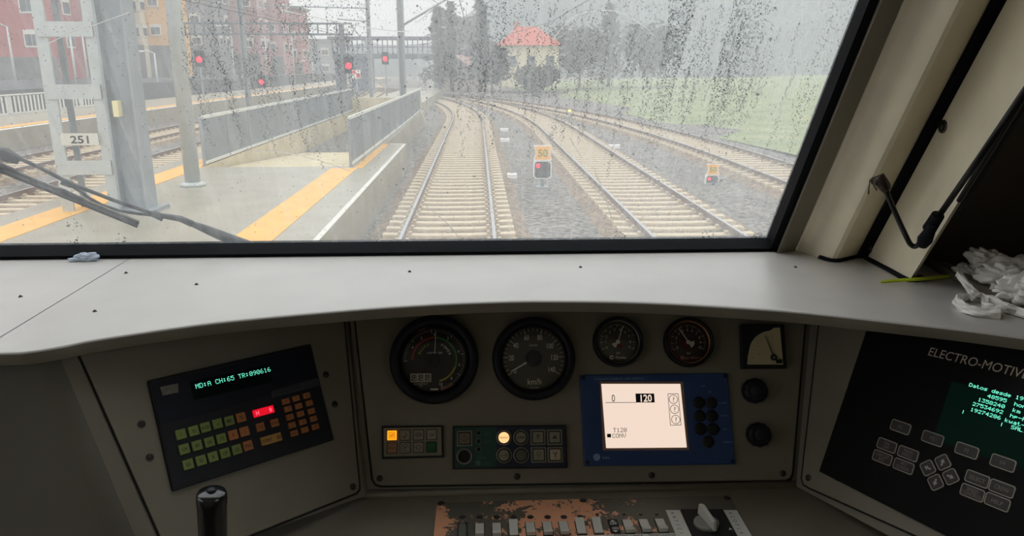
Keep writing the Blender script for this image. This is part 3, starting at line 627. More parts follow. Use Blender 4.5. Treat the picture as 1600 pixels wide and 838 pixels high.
# upper window, readout and trim
def R4(pxs): return [q(*p) for p in pxs]
m = MB(); m.prism([(p.x, p.y) for p in R4(((241, 612), (266, 606), (486, 545), (497, 598), (248, 664)))][0:0] or [(p.x, p.y) for p in R4(((247, 664), (496, 600), (484, 545), (236, 601)))], .0055, .0068)
m.build('upper_panel', mat('radio_glass', (14, 19, 32), .5, spec=.25), t)
m = MB(); m.prism([(p.x, p.y) for p in R4(((300, 627), (423, 599), (418, 571), (294, 598)))], .0066, .0073); m.mat = 1
p = q(302.5, 606); M_ = m.M; dv = (q(420, 578.5)-p); a_ = math.atan2(dv.y, dv.x); m.M = Matrix.Translation((p.x, p.y, 0)) @ Matrix.Rotation(a_, 4, 'Z')
TXT = 'MD:A CH:65 TR:090616'; hh = dv.length/(len(TXT)*6)*7; m.dots(TXT, 0, 0, hh, .0075, fill=.8)
GLOW = mat('green_readout', (10, 60, 50), .4, emit=(120, 255, 215), es=1.3)
m.build('readout', [mat('readout_glass', (4, 20, 20), .6, spec=.1), GLOW], t)
m = MB(); m.prism([(p.x, p.y) for p in R4(((251, 620), (275.5, 615), (275, 601), (247, 607)))], .0066, .0085); m.build('paper_tag', mat('grey_tag', (120, 116, 108), .7, var=.3, scale=200), t)
m = MB(); m.prism([(p.x, p.y) for p in R4(((421, 624), (496, 604), (493, 592), (420, 613)))], .0066, .0078); m.mat = 1
for a, b2 in (((427, 617), (465, 606.5)), ((465, 606.5), (464, 602.5)), ((427, 617), (426, 613)), ((426, 613), (464, 602.5))): m.line(q(*a), q(*b2), .0007, .008)
m.build('label_strip', [mat('strip_grey', (48, 50, 56), .5), GAP], t)

# -- engine computer on the right plate
t = inst('locomotive_computer', 'black locomotive computer panel with glowing green text on screen', 'control unit', FRR, 1330, 660)
q = lambda x, y: rel(t, FRR, x, y)
A_, B_, C2 = q(1282.5, 737.5), q(1360, 505), q(1480, 838)
ux = (C2-A_).normalized(); uy = Vector((-ux.y, ux.x, 0)); hgt = (B_-A_).dot(uy)+.03; wid = .62
angR = math.atan2(ux.y, ux.x)
qs = [A_, A_+ux*wid, A_+ux*wid+uy*hgt, B_+uy*.03]
m = MB(); m.prism([(p.x, p.y) for p in qs], -.001, .005); m.build('face_plate', mat('emd_black', (9, 8, 8), .6, spec=.15), t, bevel=.001)
def Lf(px, py): p = q(px, py); return p
zz = .0053
MARK2 = mat('etched_lettering', (190, 178, 160), .5); 
def ink(p0, p1): a = q(*p0); b3 = q(*p1); d = b3-a; return a, math.atan2(d.y, d.x), d.length
a, an, ln = ink((1453.5, 549.5), (1600, 584.5)); m = MB(); S_ = 'ELECTRO-MOTIVE'
gl = glyphs('ELECTRO-MOTIV', 0); capH = (q(1457, 542.5)-q(1454, 556)).length
m.text(S_, a.x, a.y, capH, zz, ang=an, align='LEFT', bold=0, sx=ln*1.0/(gl[2]*capH/.729), shear=.12); m.build('brand_lettering', MARK2, t)
# screen and its lines
s0 = q(1490, 597); dirx = Vector((cos(an), sin(an), 0)); diry = Vector((-dirx.y, dirx.x, 0))
m = MB(); cs_ = [s0, s0+dirx*.26, s0+dirx*.26-diry*.088, s0-diry*.088]
m.prism([(p.x, p.y) for p in cs_[::-1]], .005, .0056); m.mat = 1
def ln2(s_, px, py, h, al):
    p = q(px, py); M0 = m.M; m.M = Matrix.Translation((p.x, p.y, 0)) @ Matrix.Rotation(an2, 4, 'Z'); m.dots(s_, 0, 0, h, .0058, align=al, fill=.95, sx=SXE); m.M = M0
a2, an2, l2 = ink((1518.7, 602.7), (1600, 624.5)); h5 = l2/(12.9*6)*7
h5 *= .80; SXE = 1.21
ln2('Datos desde 1998', 1518, 602.5, h5, 'LEFT')
for s_, r_, px, py, p2 in (('48595', 'horas', 1577.5, 628.4, (1588.5, 632.6)), ('1358240', 'km', 1574.5, 637.6, (1586.2, 642)), ('27534692', 'hp-h', 1571.8, 646.3, (1582, 650.6)), ('19274286', 'kwat-h', 1568.3, 655.2, (1574, 657.6))):
    ln2(s_, px, py, h5, 'RIGHT'); ln2(r_, *p2, h5, 'LEFT')
ln2('|', 1506, 644.5, h5, 'LEFT'); ln2('|', 1566, 664, h5, 'LEFT'); ln2('SALIR', 1583.5, 668.5, h5, 'LEFT')
m.build('screen', [mat('emd_screen', (2, 13, 10), .6, spec=.1, emit=(0, 22, 15), es=.5), GLOW], t)
EK = mat('emd_key', (40, 36, 34), .5); ER = mat('emd_key_rim', (160, 152, 140), .45); EI = mat('emd_ink', (120, 112, 102), .5)
def ekey(px, py, w, h, lines, arrow=None, an_=None):
    p = q(px, py); m = MB(Matrix.Translation((p.x, p.y, 0)) @ Matrix.Rotation(an if an_ is None else an_, 4, 'Z'))
    r = min(w, h)*.2; m.rprism(0, 0, w/2, h/2, r, .0048, .0068, .0003); m.mat = 1; m.rprism(0, 0, w/2-.0013, h/2-.0013, r*.7, .0066, .0071, .0002); m.mat = 2
    for i, s_ in enumerate(lines): m.text(s_, 0, ((len(lines)-1)/2-i)*h*.34, h*(.3 if len(lines) > 1 else .34), .0073, sx=.85)
    if arrow is not None:
        m.mat = 0; a = radians(arrow); d = Vector((cos(a), sin(a), 0)); s_ = w*.26; zc = Vector((0, 0, .0073))
        m.line(-d*s_, d*s_*.2, w*.13, .0073); n_ = Vector((-d.y, d.x, 0)); m.poly([d*s_+zc, n_*s_*.7+zc, -n_*s_*.7+zc])
    m.build('key', [ER, EK, EI], t)
def span(p0, p1): return (q(*p0)-q(*p1)).length
kw = span((1395.5, 665.5), (1426.5, 673)); kh = span((1412, 660.5), (1409.5, 678))
anF = math.atan2((q(1571, 725)-q(1410.9, 668.8)).y, (q(1571, 725)-q(1410.9, 668.8)).x)
for x, y, L_ in ((1410.9, 668.8, ['F1']), (1461, 686.6, ['F2']), (1514.5, 705.5, ['F3']), (1571, 725, ['F4']), (1389.6, 697.4, ['ON', 'OFF']), (1422.7, 710.2, ['MAIN', 'MENU']), (1382.6, 716.4, ['CIRCUIT', 'B/O']), (1415.7, 729.8, ['PRT', 'SCREEN']), (1530.8, 749.9, ['SELECT']), (1523.2, 771.2, ['SPEED', 'CONTROL']), (1569.3, 764.8, ['CREW']), (1562.2, 785.9, ['HELP'])):
    ekey(x, y, kw, kh, L_, an_=anF)
for x, y, a_ in ((1453.7, 732.7, 135), (1477.1, 723.9, 45), (1489.6, 746.4, -45), (1465.8, 755.1, 225)):
    ekey(x, y, kh*1.16, kh*1.16, [], arrow=a_, an_=anF+radians(45))
for x, y in ((1309, 747), (1448.5, 806)): screw(FRR.copy() @ Matrix.Translation((0, 0, .003)), x, y, .0042, parent=t)

# -- switch plate on the desk
FD = frame(Vector((0, 1, ZK+.002)), (1, 0, 0), (0, 1, 0))
def worn():
    m = bpy.data.materials.new('worn_copper_paint'); m.use_nodes = True; n = m.node_tree; b = n.nodes['Principled BSDF']; L = n.links.new; b.inputs['Roughness'].default_value = .5
    tc = n.nodes.new('ShaderNodeTexCoord'); z = n.nodes.new('ShaderNodeTexNoise'); z.inputs['Scale'].default_value = 26; z.inputs['Detail'].default_value = 3; z.inputs['Distortion'].default_value = .6
    z2 = n.nodes.new('ShaderNodeTexNoise'); z2.inputs['Scale'].default_value = 210; z2.inputs['Detail'].default_value = 2
    L(tc.outputs['Object'], z.inputs['Vector']); L(tc.outputs['Object'], z2.inputs['Vector'])
    sp = n.nodes.new('ShaderNodeSeparateXYZ'); L(tc.outputs['Object'], sp.inputs[0])
    def M2(op, a, b2):
        q = n.nodes.new('ShaderNodeMath'); q.operation = op
        for i, v in enumerate((a, b2)):
            if isinstance(v, (int, float)): q.inputs[i].default_value = v
            else: L(v, q.inputs[i])
        return q.outputs[0]
    X, Y = sp.outputs['X'], sp.outputs['Y']
    g1 = M2('SUBTRACT', 1, M2('DIVIDE', M2('ABSOLUTE', M2('ADD', X, .045), 0), .135))                       # worn patch in the middle
    g2 = M2('SUBTRACT', 1, M2('ADD', M2('DIVIDE', M2('ABSOLUTE', M2('ADD', X, .236), 0), .05), M2('MAXIMUM', M2('MULTIPLY', M2('ADD', Y, -.035), 22), 0)))
    g = M2('MAXIMUM', g1, g2)
    s = M2('ADD', M2('MULTIPLY', z.outputs['Fac'], 2.6), M2('MULTIPLY', z2.outputs['Fac'], 1.5)); s = M2('ADD', s, M2('MULTIPLY', g, .85)); s = M2('MULTIPLY', M2('SUBTRACT', s, 2.45), 9)
    cl = n.nodes.new('ShaderNodeClamp'); L(s, cl.inputs['Value'])
    mx = n.nodes.new('ShaderNodeMix'); mx.data_type = 'RGBA'; mx.inputs['A'].default_value = srgb((92, 88, 78)); mx.inputs['B'].default_value = srgb((222, 160, 124)); L(cl.outputs['Result'], mx.inputs['Factor']); L(mx.outputs['Result'], b.inputs['Base Color'])
    return m
WORN = worn()
a = onz(680, 784, ZK); b3 = onz(1140, 776, ZK)
t = thing('switch_panel', 'worn grey and copper switch plate with a row of rocker switches', 'switch panel', Matrix.Translation(Vector(((a.x+b3.x)/2, a.y-.08, ZK))))
q = lambda x, y: FR[t.name].inverted() @ onz(x, y, ZK+.003)
kd = (onz(900, 825, ZK)-onz(880, 825, ZK)).length/20
yA = q(900, 780).y
m = MB(); m.prism([(q(678, 838).x-.001, -.16), (q(1175, 838).x-.002, -.16), (q(1142, 777).x, yA), (q(683, 783).x, yA)], 0, .003); m.build('base_plate', WORN, t, bevel=.0008)
DPL = mat('dark_plug', (44, 38, 32), .6)
m = MB()
for x in (722.4, 749.4, 776, 802.3, 828.7, 855.4, 881, 907.2): p = q(x, 808.5); m = MB(); m.lathe([(5.4*kd, .0031), (5*kd, .0037), (3*kd, .0039)], c=(p.x, p.y, 0), n=16); m.build('plug', DPL, t)
for x, y in ((689, 785), (911, 780.5), (1136, 776.5)): p = q(x, y+2); m = MB(); m.lathe([(6*kd, .0031), (5.6*kd, .0037), (3*kd, .0045)], c=(p.x, p.y, 0), n=16); m.build('screw', DPL, t)
for x in (933, 975, 1001, 1026): p = q(x, 804.5); m = MB(); m.lathe([(3*kd, .0031), (2*kd, .0037)], c=(p.x, p.y, 0), n=12); m.build('screw', DPL, t)
RK = mat('rocker_grey', (190, 188, 180), .4)
yS = q(900, 826).y
for i, x in enumerate((749.4, 776, 802.3, 828.7, 855.4, 881, 907.2, 933.7, 982.5, 1008.7, 1034.6)):
    p = q(x, 826); up_ = i in (2, 6, 7); w = 13.5*kd
    m = MB(Matrix.Translation((p.x, yS, .003))); m.mat = 1; m.box((0, 0, .0004), (w*1.16, .036, .0012)); m.mat = 0
    s_ = 1 if not up_ else -1
    prof_ = [(-.017, .001), (-.017, .0075), (-.0155, .0085), (-.004, .0045), (.012, .0035), (.0165, .0025), (.0165, .001)] if not up_ else [(-.0165, .001), (-.0165, .0035), (-.008, .004), (.004, .0052), (.0165, .0085), (.0172, .0075), (.0172, .001)]
    m.slab([Vector((-w/2, a_, b_)) for a_, b_ in prof_], (w, 0, 0)); m.build('rocker_switch', [RK, GAP], t, bevel=.0008)
p = q(722.4, 830); m = MB(Matrix.Translation((p.x, p.y-.003, .003))); m.rprism(0, 0, 8.5*kd, .023, .001, 0, .0016); m.mat = 1; m.rprism(0, 0, 7*kd, .0215, .001, .0012, .0022); m.mat = 2; m.rprism(0, 0, 6*kd, .018, 5*kd, .002, .0045, .001, n=6); m.build('push_switch', [STEEL, GAP, mat('dull_cap', (104, 104, 94), .5, var=.3, scale=120)], t)
p = q(959, 822); m = MB(Matrix.Translation((p.x, p.y, .003))); m.rprism(0, -.002, 8*kd, .018, .001, 0, .0008); m.mat = 1; zt = .001
m.poly([Vector((-4.5*kd, .009, zt)), Vector((4.5*kd, .009, zt)), Vector((0, .014, zt))]); m.poly([Vector((4.5*kd, -.013, zt)), Vector((-4.5*kd, -.013, zt)), Vector((0, -.018, zt))]); m.text('OFF', 0, .0045, .0058, zt, bold=.02, sx=.8); m.text('ON', .001, -.0075, .0058, zt, bold=.02, sx=.8)
m.build('on_off_label', [BLACKM, mat('label_white', (205, 205, 198), .5)], t)
p = q(978, 835.5); m = MB(Matrix.Translation((p.x, p.y-.006, .003))); m.box((0, 0, .0004), (154*kd, .010, .0008)); m.mat = 1
for dx, s_ in ((-8, 'BOMBA'), (16, 'LIMPIA'), (44, 'TEMPO'), (66, 'ARENA')): m.text(s_, dx*kd, .001, .006, .001, sx=.8)
m.build('label_strip', [mat('label_paper', (200, 200, 192), .6), MARKD], t)
for (x0, x1, x2, s_) in ((1040, 1062, 1081, 'ANTICIPO'), (1130, 1151, 1177, 'ACOPLADO')):
    p0, p1 = q(x0, 798.5), q(x1, 798.5); y1 = -.16; xa = q(x2-2, 838).x; slope = (xa-p1.x)/(q(x2, 838).y-p1.y)*0
    m = MB(); m.prism([(p0.x, y1), (p1.x, y1), (p1.x, p1.y), (p0.x, p0.y)], .003, .0042); m.mat = 1
    for i, c in enumerate(s_): m.text(c, (p0.x+p1.x)/2-.002, p0.y-.009-i*.0105, .0062, .0044, ang=-pi/2)
    m.build('label_strip', [mat('label_paper', (200, 200, 192), .6), MARKD], t)
t = thing('selector_switch', 'grey rotary selector knob on a black plate between white label strips', 'switch', Matrix.Translation(FR[t.name] @ q(1110, 814)+Vector((0, 0, 0))))
q2 = lambda x, y, z=.003: FR[t.name].inverted() @ onz(x, y, ZK+z)
pa, pb = q2(1064, 799), q2(1129, 799)
m = MB(); m.prism([(pa.x, -.11), (pb.x, -.11), (pb.x, pb.y), (pa.x, pa.y)], .0, .0036); m.mat = 1; m.text('A', .022, -.028, .006, .0038); m.text('M', -.022, -.028, .006, .0038); m.build('mounting_plate', [BLACKM, MARK], t)
pk = q2(1104, 818, .01); m = MB(Matrix.Translation((pk.x, pk.y, .0036))); m.lathe([(.0195, 0), (.0195, .004), (.0185, .0065), (.017, .007)], n=36); m.build('skirt', mat('skirt_grey', (120, 120, 112), .45), t)
m = MB(Matrix.Translation((pk.x, pk.y, .0036)) @ Matrix.Rotation(radians(13), 4, 'Z')); m.slab([Vector((-.0028, -.026, .006)), Vector((-.0028, .024, .006)), Vector((-.0028, .022, .024)), Vector((-.0028, .014, .027)), Vector((-.0028, -.022, .020))], (.0056, 0, 0))
m.build('knob', mat('knob_grey', (186, 186, 176), .4), t, bevel=.001)

# -- controller handle
top_ = at(335, 761, .88)
t = thing('control_lever', 'black glossy cylindrical lever handle in front of the left plate', 'lever', Matrix.Translation(Vector((top_.x, top_.y-.01, ZK))))
hz = top_.z-ZK
lv = Vector((-.05, -.01, 1)).normalized()
m = MB(); r = .0165; P0 = Vector((-.05*hz, -.01*hz, 0)); 
m.M = Matrix.Translation((0, 0, hz)) ; m.smooth = True
axis = Vector((.075, .0, 1)).normalized(); qx = axis.to_track_quat('Z', 'Y').to_matrix().to_4x4(); m.M = m.M @ qx
m.lathe([(r*.80, -.17), (r*.9, -.13), (r, -.02), (r*1.04, -.012), (r*1.02, -.004), (r*.93, -.0008), (r*.5, .0), (r*.3, .001)], n=36); m.build('grip', mat('gloss_black', (18, 18, 20), .22, coat=.4), t)
m = MB(); m.M = Matrix.Translation((0, 0, hz)) @ qx; m.lathe([(.006, .0005), (.005, .003), (.002, .0036)], n=16); m.build('button', BLACK, t)
m = MB(); m.M = Matrix.Translation((0, 0, hz)) @ qx; m.lathe([(.007, -hz+.003), (.007, -.165)], n=16); m.build('shaft', STEEL, t)
m = MB(); m.lathe([(.045, 0), (.045, .004), (.03, .010), (.012, .014)], c=(-.075*hz, 0, 0), n=32); m.build('boot', RUBBER, t)

# -- side window latch rod
def pd(px, py, yr): n_ = Vector((1, 0, 0)).cross(UP); return onp(px, py, Vector((0, yr, ZD)), n_)
t = thing('bent_rod', 'black bent rod with clamps hanging beside the cream side panel', 'rod', pd(1380, 290, 1.25))
RODM = mat('rod_black', (26, 24, 24), .3, .4)
pts = [pd(1381, 290, 1.262), pd(1400, 335, 1.23), pd(1418, 374, 1.19), pd(1424, 383, 1.185), pd(1431, 385, 1.18), pd(1440, 377, 1.17), pd(1452, 360, 1.16), pd(1462, 345, 1.155)]
m = MB(); m.tube(cat(pts, 5), .0042, 10); m.tube([pd(1462, 345, 1.15), pd(1530, 247, 1.15), pd(1640, 85, 1.15)], .0045, 10); m.build('rod', RODM, t, world=True)
m = MB(); m.tube([pd(1466, 336, 1.15), pd(1452, 358, 1.15)], [.009, .010], 12); m.tube([pd(1458, 352, 1.14), pd(1445, 375, 1.14), pd(1441, 383, 1.14)], [.006, .011, .008], 12); m.build('clamp', RUBBER, t, world=True)
m = MB(); m.tube([pd(1366, 283, 1.272), pd(1374, 280, 1.262), pd(1383, 292, 1.258), pd(1387, 300, 1.25)], [.007, .011, .009, .006], 10); m.tube([pd(1357, 303, 1.25), pd(1359, 281, 1.25), pd(1370, 297, 1.25)], .0013, 6); m.build('pivot', mat('pivot_steel', (70, 60, 56), .3, .8), t, world=True)
# screws on the cream side panel
nP = Vector((e1[1]-e0[1], -(e1[0]-e0[0]), 0)); dP = (Vector((e1[0]-e0[0], e1[1]-e0[1], 0))).normalized(); nrm = dP.cross(UP).normalized()
if nrm.dot(EYE-Vector((e0[0], e0[1], ZD))) < 0: nrm = -nrm
FP = frame(Vector((e0[0], e0[1], ZD)), UP.cross(nrm), UP)
for px, py, lb in ((1474, 198, 'round screw with washer on the cream panel, upper one'), (1359, 388, 'round screw with washer on the cream panel, lower one above the shelf')):
    qq = loc(FP, px, py); F_ = FP @ Matrix.Translation((qq.x, qq.y, .0008)); t = thing('panel_screw', lb, 'screw', F_, 'screws on the cream side panel')
    m = MB(); m.lathe([(.0105, 0), (.010, .0016), (.0075, .0018), (.007, .001)], n=24); m.build('washer', SCREW, t)
    m = MB(); m.lathe([(.006, .001), (.0055, .0035), (.002, .004)], n=18); m.build('head', mat('screw_dark', (60, 58, 52), .4, .8), t)

# -- green cable tie, plastic bag, tissue
t0 = onz(1376, 441, ZD+.004)
pt = [t0, onz(1400, 438.6, ZD+.005), onz(1440, 436, ZD+.008), at(1500, 430.5, 1.27), at(1565, 424.5, 1.24)]
m = MB(); w_t = .0028; pr = cat(pt, 5)
rs = []
for i, p in enumerate(pr):
    w = w_t*(1 if i > 2 else .6+.15*i); rs.append([p+Vector((0, -w*.3, -w)), p+Vector((0, -w*.3-.001, w*.1)), p+Vector((0, w*.3, w)), p+Vector((0, w*.5, -w*.3))])
m.loft(rs); tag(m.build('cable_tie', mat('lime_plastic', (186, 206, 40), .4)), 'lime green plastic strip lying on the shelf and touching the bag', 'cable tie')
BAG = mat('white_plastic_film', (236, 234, 228), .35)
BAG.node_tree.nodes['Principled BSDF'].inputs['Subsurface Weight'].default_value = .0
ledge = [onz(1497, 432, ZD+.0), onz(1622, 500, ZD)]
t = thing('plastic_bag', 'crumpled white plastic bag with twisted handles on the shelf corner', 'bag', at(1560, 440, 1.2))
def crumple(m, c, rx, ry, rz, seed, n=44, ax=None, amp=.28, freq=3.5):
    amp = min(amp, .30); m.smooth = True
    rs = []; 
    for i in range(n+1):
        th = pi*i/n; row = []
        for j in range(2*n):
            ph = 2*pi*j/(2*n); v = Vector((sin(th)*cos(ph), sin(th)*sin(ph), cos(th)))
            f = 1+amp*(abs(mnoise.noise(v*freq*.8+Vector((seed, 0, 0))))*2-.5)+.07*(1-2*abs(mnoise.noise(v*5+Vector((0, seed, 0)))))+.03*sin(14*ph+6*mnoise.noise(v*3))*sin(th)
            w = Vector((v.x*rx, v.y*ry, v.z*rz))*f
            if ax is not None: w = ax @ w
            row.append(Vector(c)+w)
        rs.append(row)
    m.loft(rs, cap=False)
def rope(m, path, r, seed, tw=5, n=14):
    path = cat([Vector(p) for p in path], 8); up = None; rs = []
    for i, p in enumerate(path):
        tt = (path[min(i+1, len(path)-1)]-path[max(i-1, 0)]).normalized()
        if up is None: up = tt.orthogonal().normalized()
        up = (up-tt*up.dot(tt)).normalized(); w = tt.cross(up); rr = r[0]+(r[1]-r[0])*i/(len(path)-1)
        rs.append([p+(up*cos(2*pi*k_/n)+w*sin(2*pi*k_/n))*rr*(1+.22*cos(4*2*pi*k_/n+i*.30)+.28*mnoise.noise(Vector((i*.2, k_*.5, seed)))) for k_ in range(n)])
    m.loft(rs)
m = MB(); m.smooth = False; 
crumple(m, at(1588, 432, 1.18), .052, .04, .026, 3, amp=.35, freq=3, ax=Matrix.Rotation(radians(-12), 3, 'Z'))
crumple(m, at(1553, 412, 1.24), .040, .03, .018, 9, amp=.5, freq=2.6, ax=Matrix.Rotation(radians(25), 3, 'Y'))
crumple(m, at(1537, 414, 1.24), .016, .012, .026, 15, amp=.5, freq=2.4, ax=Matrix.Rotation(radians(-25), 3, 'Y'))
crumple(m, at(1515, 425, 1.27), .026, .018, .013, 21, amp=.5, freq=2.8)
crumple(m, at(1620, 452, 1.10), .05, .03, .026, 27, amp=.35, freq=3)
m.build('bag_body', BAG, t, world=True)
m = MB(); zq = ZD+.0065
rope(m, [onz(x, y, zq+dz) for x, y, dz in ((1498, 428, .02), (1508, 442, .012), (1516, 452, .006), (1524, 462, .003), (1512, 464, 0), (1500, 466, 0), (1497, 474, 0), (1508, 482, 0), (1524, 487, 0), (1545, 489.5, 0), (1562, 490, .001))], (.0048, .0075), 2)
rope(m, [onz(x, y, zq+dz) for x, y, dz in ((1562, 488, .001), (1555, 482, .003), (1540, 479, .003), (1541, 468, .001), (1530, 462, .002), (1518, 465, .002))], (.0065, .0045), 5)
rope(m, [onz(x, y, zq+dz) for x, y, dz in ((1545, 466, .004), (1558, 473, .004), (1572, 481, .003), (1588, 486, 0), (1605, 492, 0), (1630, 498, 0))], (.0055, .0075), 8)
m.build('handle', BAG, t, world=True)
m = MB(); a = onz(1498, 431, ZD); b3 = onz(1640, 507, ZD); nv = Vector((0, .22, 0))
m.slab([a, b3, b3+nv, a+nv], (0, 0, .012)); m.build('raised_edge', GREY, dash, world=True, bevel=.003)
t = thing('paper_tissue', 'small crumpled bluish tissue at the foot of the windscreen', 'tissue', onz(140, 402, ZD))
m = MB(); c_ = onz(142, 402, ZD+.004); crumple(m, c_+Vector((0, -.012, .003)), .020, .008, .008, 33, n=22, amp=.8, freq=2.2); crumple(m, c_+Vector((-.020, -.014, -.001)), .013, .006, .004, 37, n=16, amp=.7, freq=2.5)
m.build('tissue_body', mat('tissue_blue', (196, 208, 226), .8), t, world=True)

# ================================================================== OUTSIDE
def speck(name, c1, c2, scale, bump=.4, rough=.9):
    m = bpy.data.materials.new(name); m.use_nodes = True; n = m.node_tree; b = n.nodes['Principled BSDF']; L = n.links.new; b.inputs['Roughness'].default_value = rough
    tc = n.nodes.new('ShaderNodeTexCoord'); v = n.nodes.new('ShaderNodeTexVoronoi'); v.inputs['Scale'].default_value = scale; z = n.nodes.new('ShaderNodeTexNoise'); z.inputs['Scale'].default_value = .7
    L(tc.outputs['Object'], v.inputs['Vector']); L(tc.outputs['Object'], z.inputs['Vector'])
    sp = n.nodes.new('ShaderNodeSeparateColor'); L(v.outputs['Color'], sp.inputs[0])
    mx = n.nodes.new('ShaderNodeMix'); mx.data_type = 'RGBA'; mx.inputs['A'].default_value = srgb(c1); mx.inputs['B'].default_value = srgb(c2); L(sp.outputs[0], mx.inputs['Factor'])
    mq = n.nodes.new('ShaderNodeMix'); mq.data_type = 'RGBA'; mq.blend_type = 'MULTIPLY'; mq.inputs['Factor'].default_value = .5; L(mx.outputs['Result'], mq.inputs['A']); L(z.outputs['Fac'], mq.inputs['B']); 
    L(mq.outputs['Result'], b.inputs['Base Color'])
    if bump:
        bp = n.nodes.new('ShaderNodeBump'); bp.inputs['Strength'].default_value = bump; bp.inputs['Distance'].default_value = .03; L(v.outputs['Distance'], bp.inputs['Height']); L(bp.outputs['Normal'], b.inputs['Normal'])
    return m
BALLAST = speck('grey_ballast', (62, 58, 54), (162, 154, 146), 12)
BEDM = speck('rusty_ballast', (84, 70, 58), (170, 146, 120), 13)
CONC = mat('wet_concrete', (156, 149, 132), .35, var=.16, scale=1.6, bump=.05)
CONC2 = mat('beige_render', (214, 198, 160), .7, var=.22, scale=1.5)
SLEEP = mat('sleeper_concrete', (198, 180, 152), .6, var=.15, scale=6)
RAILT = mat('rail_steel', (176, 176, 178), .3, .6); RAILR = mat('rail_rust', (120, 96, 84), .7)
TACT = mat('yellow_tactile', (232, 172, 72), .5, var=.14, scale=3)
GALV = mat('galvanised_steel', (186, 190, 188), .5, .2, var=.1, scale=4)
GALVD = mat('galvanised_steel_dark', (146, 152, 156), .5, .2, var=.1, scale=4)
PAINTW = mat('white_paint', (232, 230, 226), .5)
def struct(name, m, mt, label=None): o = m.build(name, mt); o['kind'] = 'structure'; return o

m = MB(); m.box((0, 205, -.42), (460, 400, .3)); struct('ballast_ground', m, BALLAST)
# green field rising on the right
m = MB(); n1, n2 = 30, 40; vs = []; fs = []
for j in range(n2+1):
    for i in range(n1+1):
        u = i/n1; v = j/n2; y = 14+v*150; x = 12.6-.05*max(y-26, 0)*(1 if y > 26 else 0)-.0004*max(y-40, 0)**2+u*110
        z = -.25+(u*110)**.9*.026+.25*mnoise.noise(Vector((x*.06, y*.06, 1))); vs.append((x, y, z))
for j in range(n2):
    for i in range(n1): a = j*(n1+1)+i; fs.append((a, a+1, a+n1+2, a+n1+1))
m.smooth = True; m.add(vs, fs); struct('grass_field', m, mat('field_grass', (108, 122, 74), .9, c2=(138, 144, 98), scale=.35, bump=.2))
m = MB(); vs = []; fs = []; n1 = 90; n2 = 16
for j in range(n2+1):
    for i in range(n1+1):
        a = radians(-30+100*i/n1); r = 230+j*9; x = r*sin(a); y = r*cos(a)
        hgt = (16+40*min(1, max(0, (i-24)/7)))*sin(min(1, j/12)*pi/2); z = -2+hgt*(.8+.35*mnoise.noise(Vector((i*.09, j*.1, 3))))+2.2*mnoise.noise(Vector((i*1.7, j*1.3, 9)))
        vs.append((x, y, z))
for j in range(n2):
    for i in range(n1): a = j*(n1+1)+i; fs.append((a, a+1, a+n1+2, a+n1+1))
m.smooth = True; m.add(vs, fs); struct('wooded_hill', m, mat('hill_woods', (34, 48, 50), .9, c2=(66, 78, 78), scale=.08))

# ---- tracks
def c0_(y): return 0 if y < 44 else -(y-44)**2*.0035
def c1_(y): return 4.7 if y < 38 else 4.7-(y-38)**2*.0033
def c2_(y): return 9.9 if y < 25 else 9.9-(y-25)**2*.0033
def track(label, cf, y0, y1, ys0=None, group='railway tracks', nsl=100, bed=True):
    t = thing('railway_track', label, 'railway track', Vector((cf(y0), y0, -.3)), group)
    N = int((y1-y0)/1.5); Y = [y0+(y1-y0)*i/N for i in range(N+1)]
    if bed:
        m = MB(); P_ = [[Vector((cf(y)+a, y, b)) for a, b in ((-1.75, -.30), (-1.3, -.195), (1.3, -.195), (1.75, -.30))] for y in Y]; m.loft(P_, cap=False, closed=False); m.build('ballast_bed', BEDM, t, world=True)
    for sd in (-1, 1):
        m = MB(); pr = [(-.07, -.17), (-.07, -.155), (-.012, -.135), (-.012, -.04), (-.036, -.03), (-.034, -.003), (-.025, 0), (.025, 0), (.034, -.003), (.036, -.03), (.012, -.04), (.012, -.135), (.07, -.155), (.07, -.17)]
        m.loft([[Vector((cf(y)+sd*.87+a, y, b)) for a, b in pr] for y in Y]); o = m.build('rail', [RAILR, RAILT], t, world=True)
        for p in o.data.polygons:
            if p.normal.z > .6 and p.center.z > .29-.02: p.material_index = 1
    def sl(m, c, sx=0):
        c = Vector(c); m.slab([c+Vector((-1.3, -.13, -.10)), c+Vector((1.3, -.13, -.10)), c+Vector((1.3, -.11, .03)), c+Vector((.45, -.11, 0)), c+Vector((-.45, -.11, 0)), c+Vector((-1.3, -.11, .03))], (0, .24, 0))
        for q_ in (-1, 1):
            for e_ in (-1, 1): m.box(c+Vector((q_*.87+e_*.10, 0, .045)), (.06, .12, .04))
    ys = ys0 or y0; i = 0; proto = None; rest = MB(); step = .6; cnt = 0
    y = ys
    while y < y1 and cnt < 260:
        if cnt < nsl:
            if proto is None: mm = MB(); sl(mm, (0, 0, 0)); proto = mm.build('sleeper', SLEEP, t); o = proto
            else: o = proto.copy(); COL.objects.link(o); o.parent = t
            o.location = (cf(y)-cf(y0), y-y0, .145)
        else: sl(rest, (cf(y), y, -.155))
        y += step; cnt += 1
    if rest.v: o = rest.build('distant_sleepers', SLEEP, t, world=True); o['kind'] = 'stuff'
    return t
track('track straight ahead of the train, nearest one with shiny rails', c0_, 5, 150)
track('second track, passing right of the yellow 50 sign', c1_, 6, 150)
track('third track, nearest to the green field', c2_, 10, 150)
track('track on the left running beside the island platform and mast', lambda y: -10.2 if y < 60 else -10.2-(y-60)**2*.0012, 10, 150, nsl=90)
track('far left track running along the distant platform edge', lambda y: -14.6 if y < 60 else -14.6-(y-60)**2*.0012, 16, 150, nsl=90)

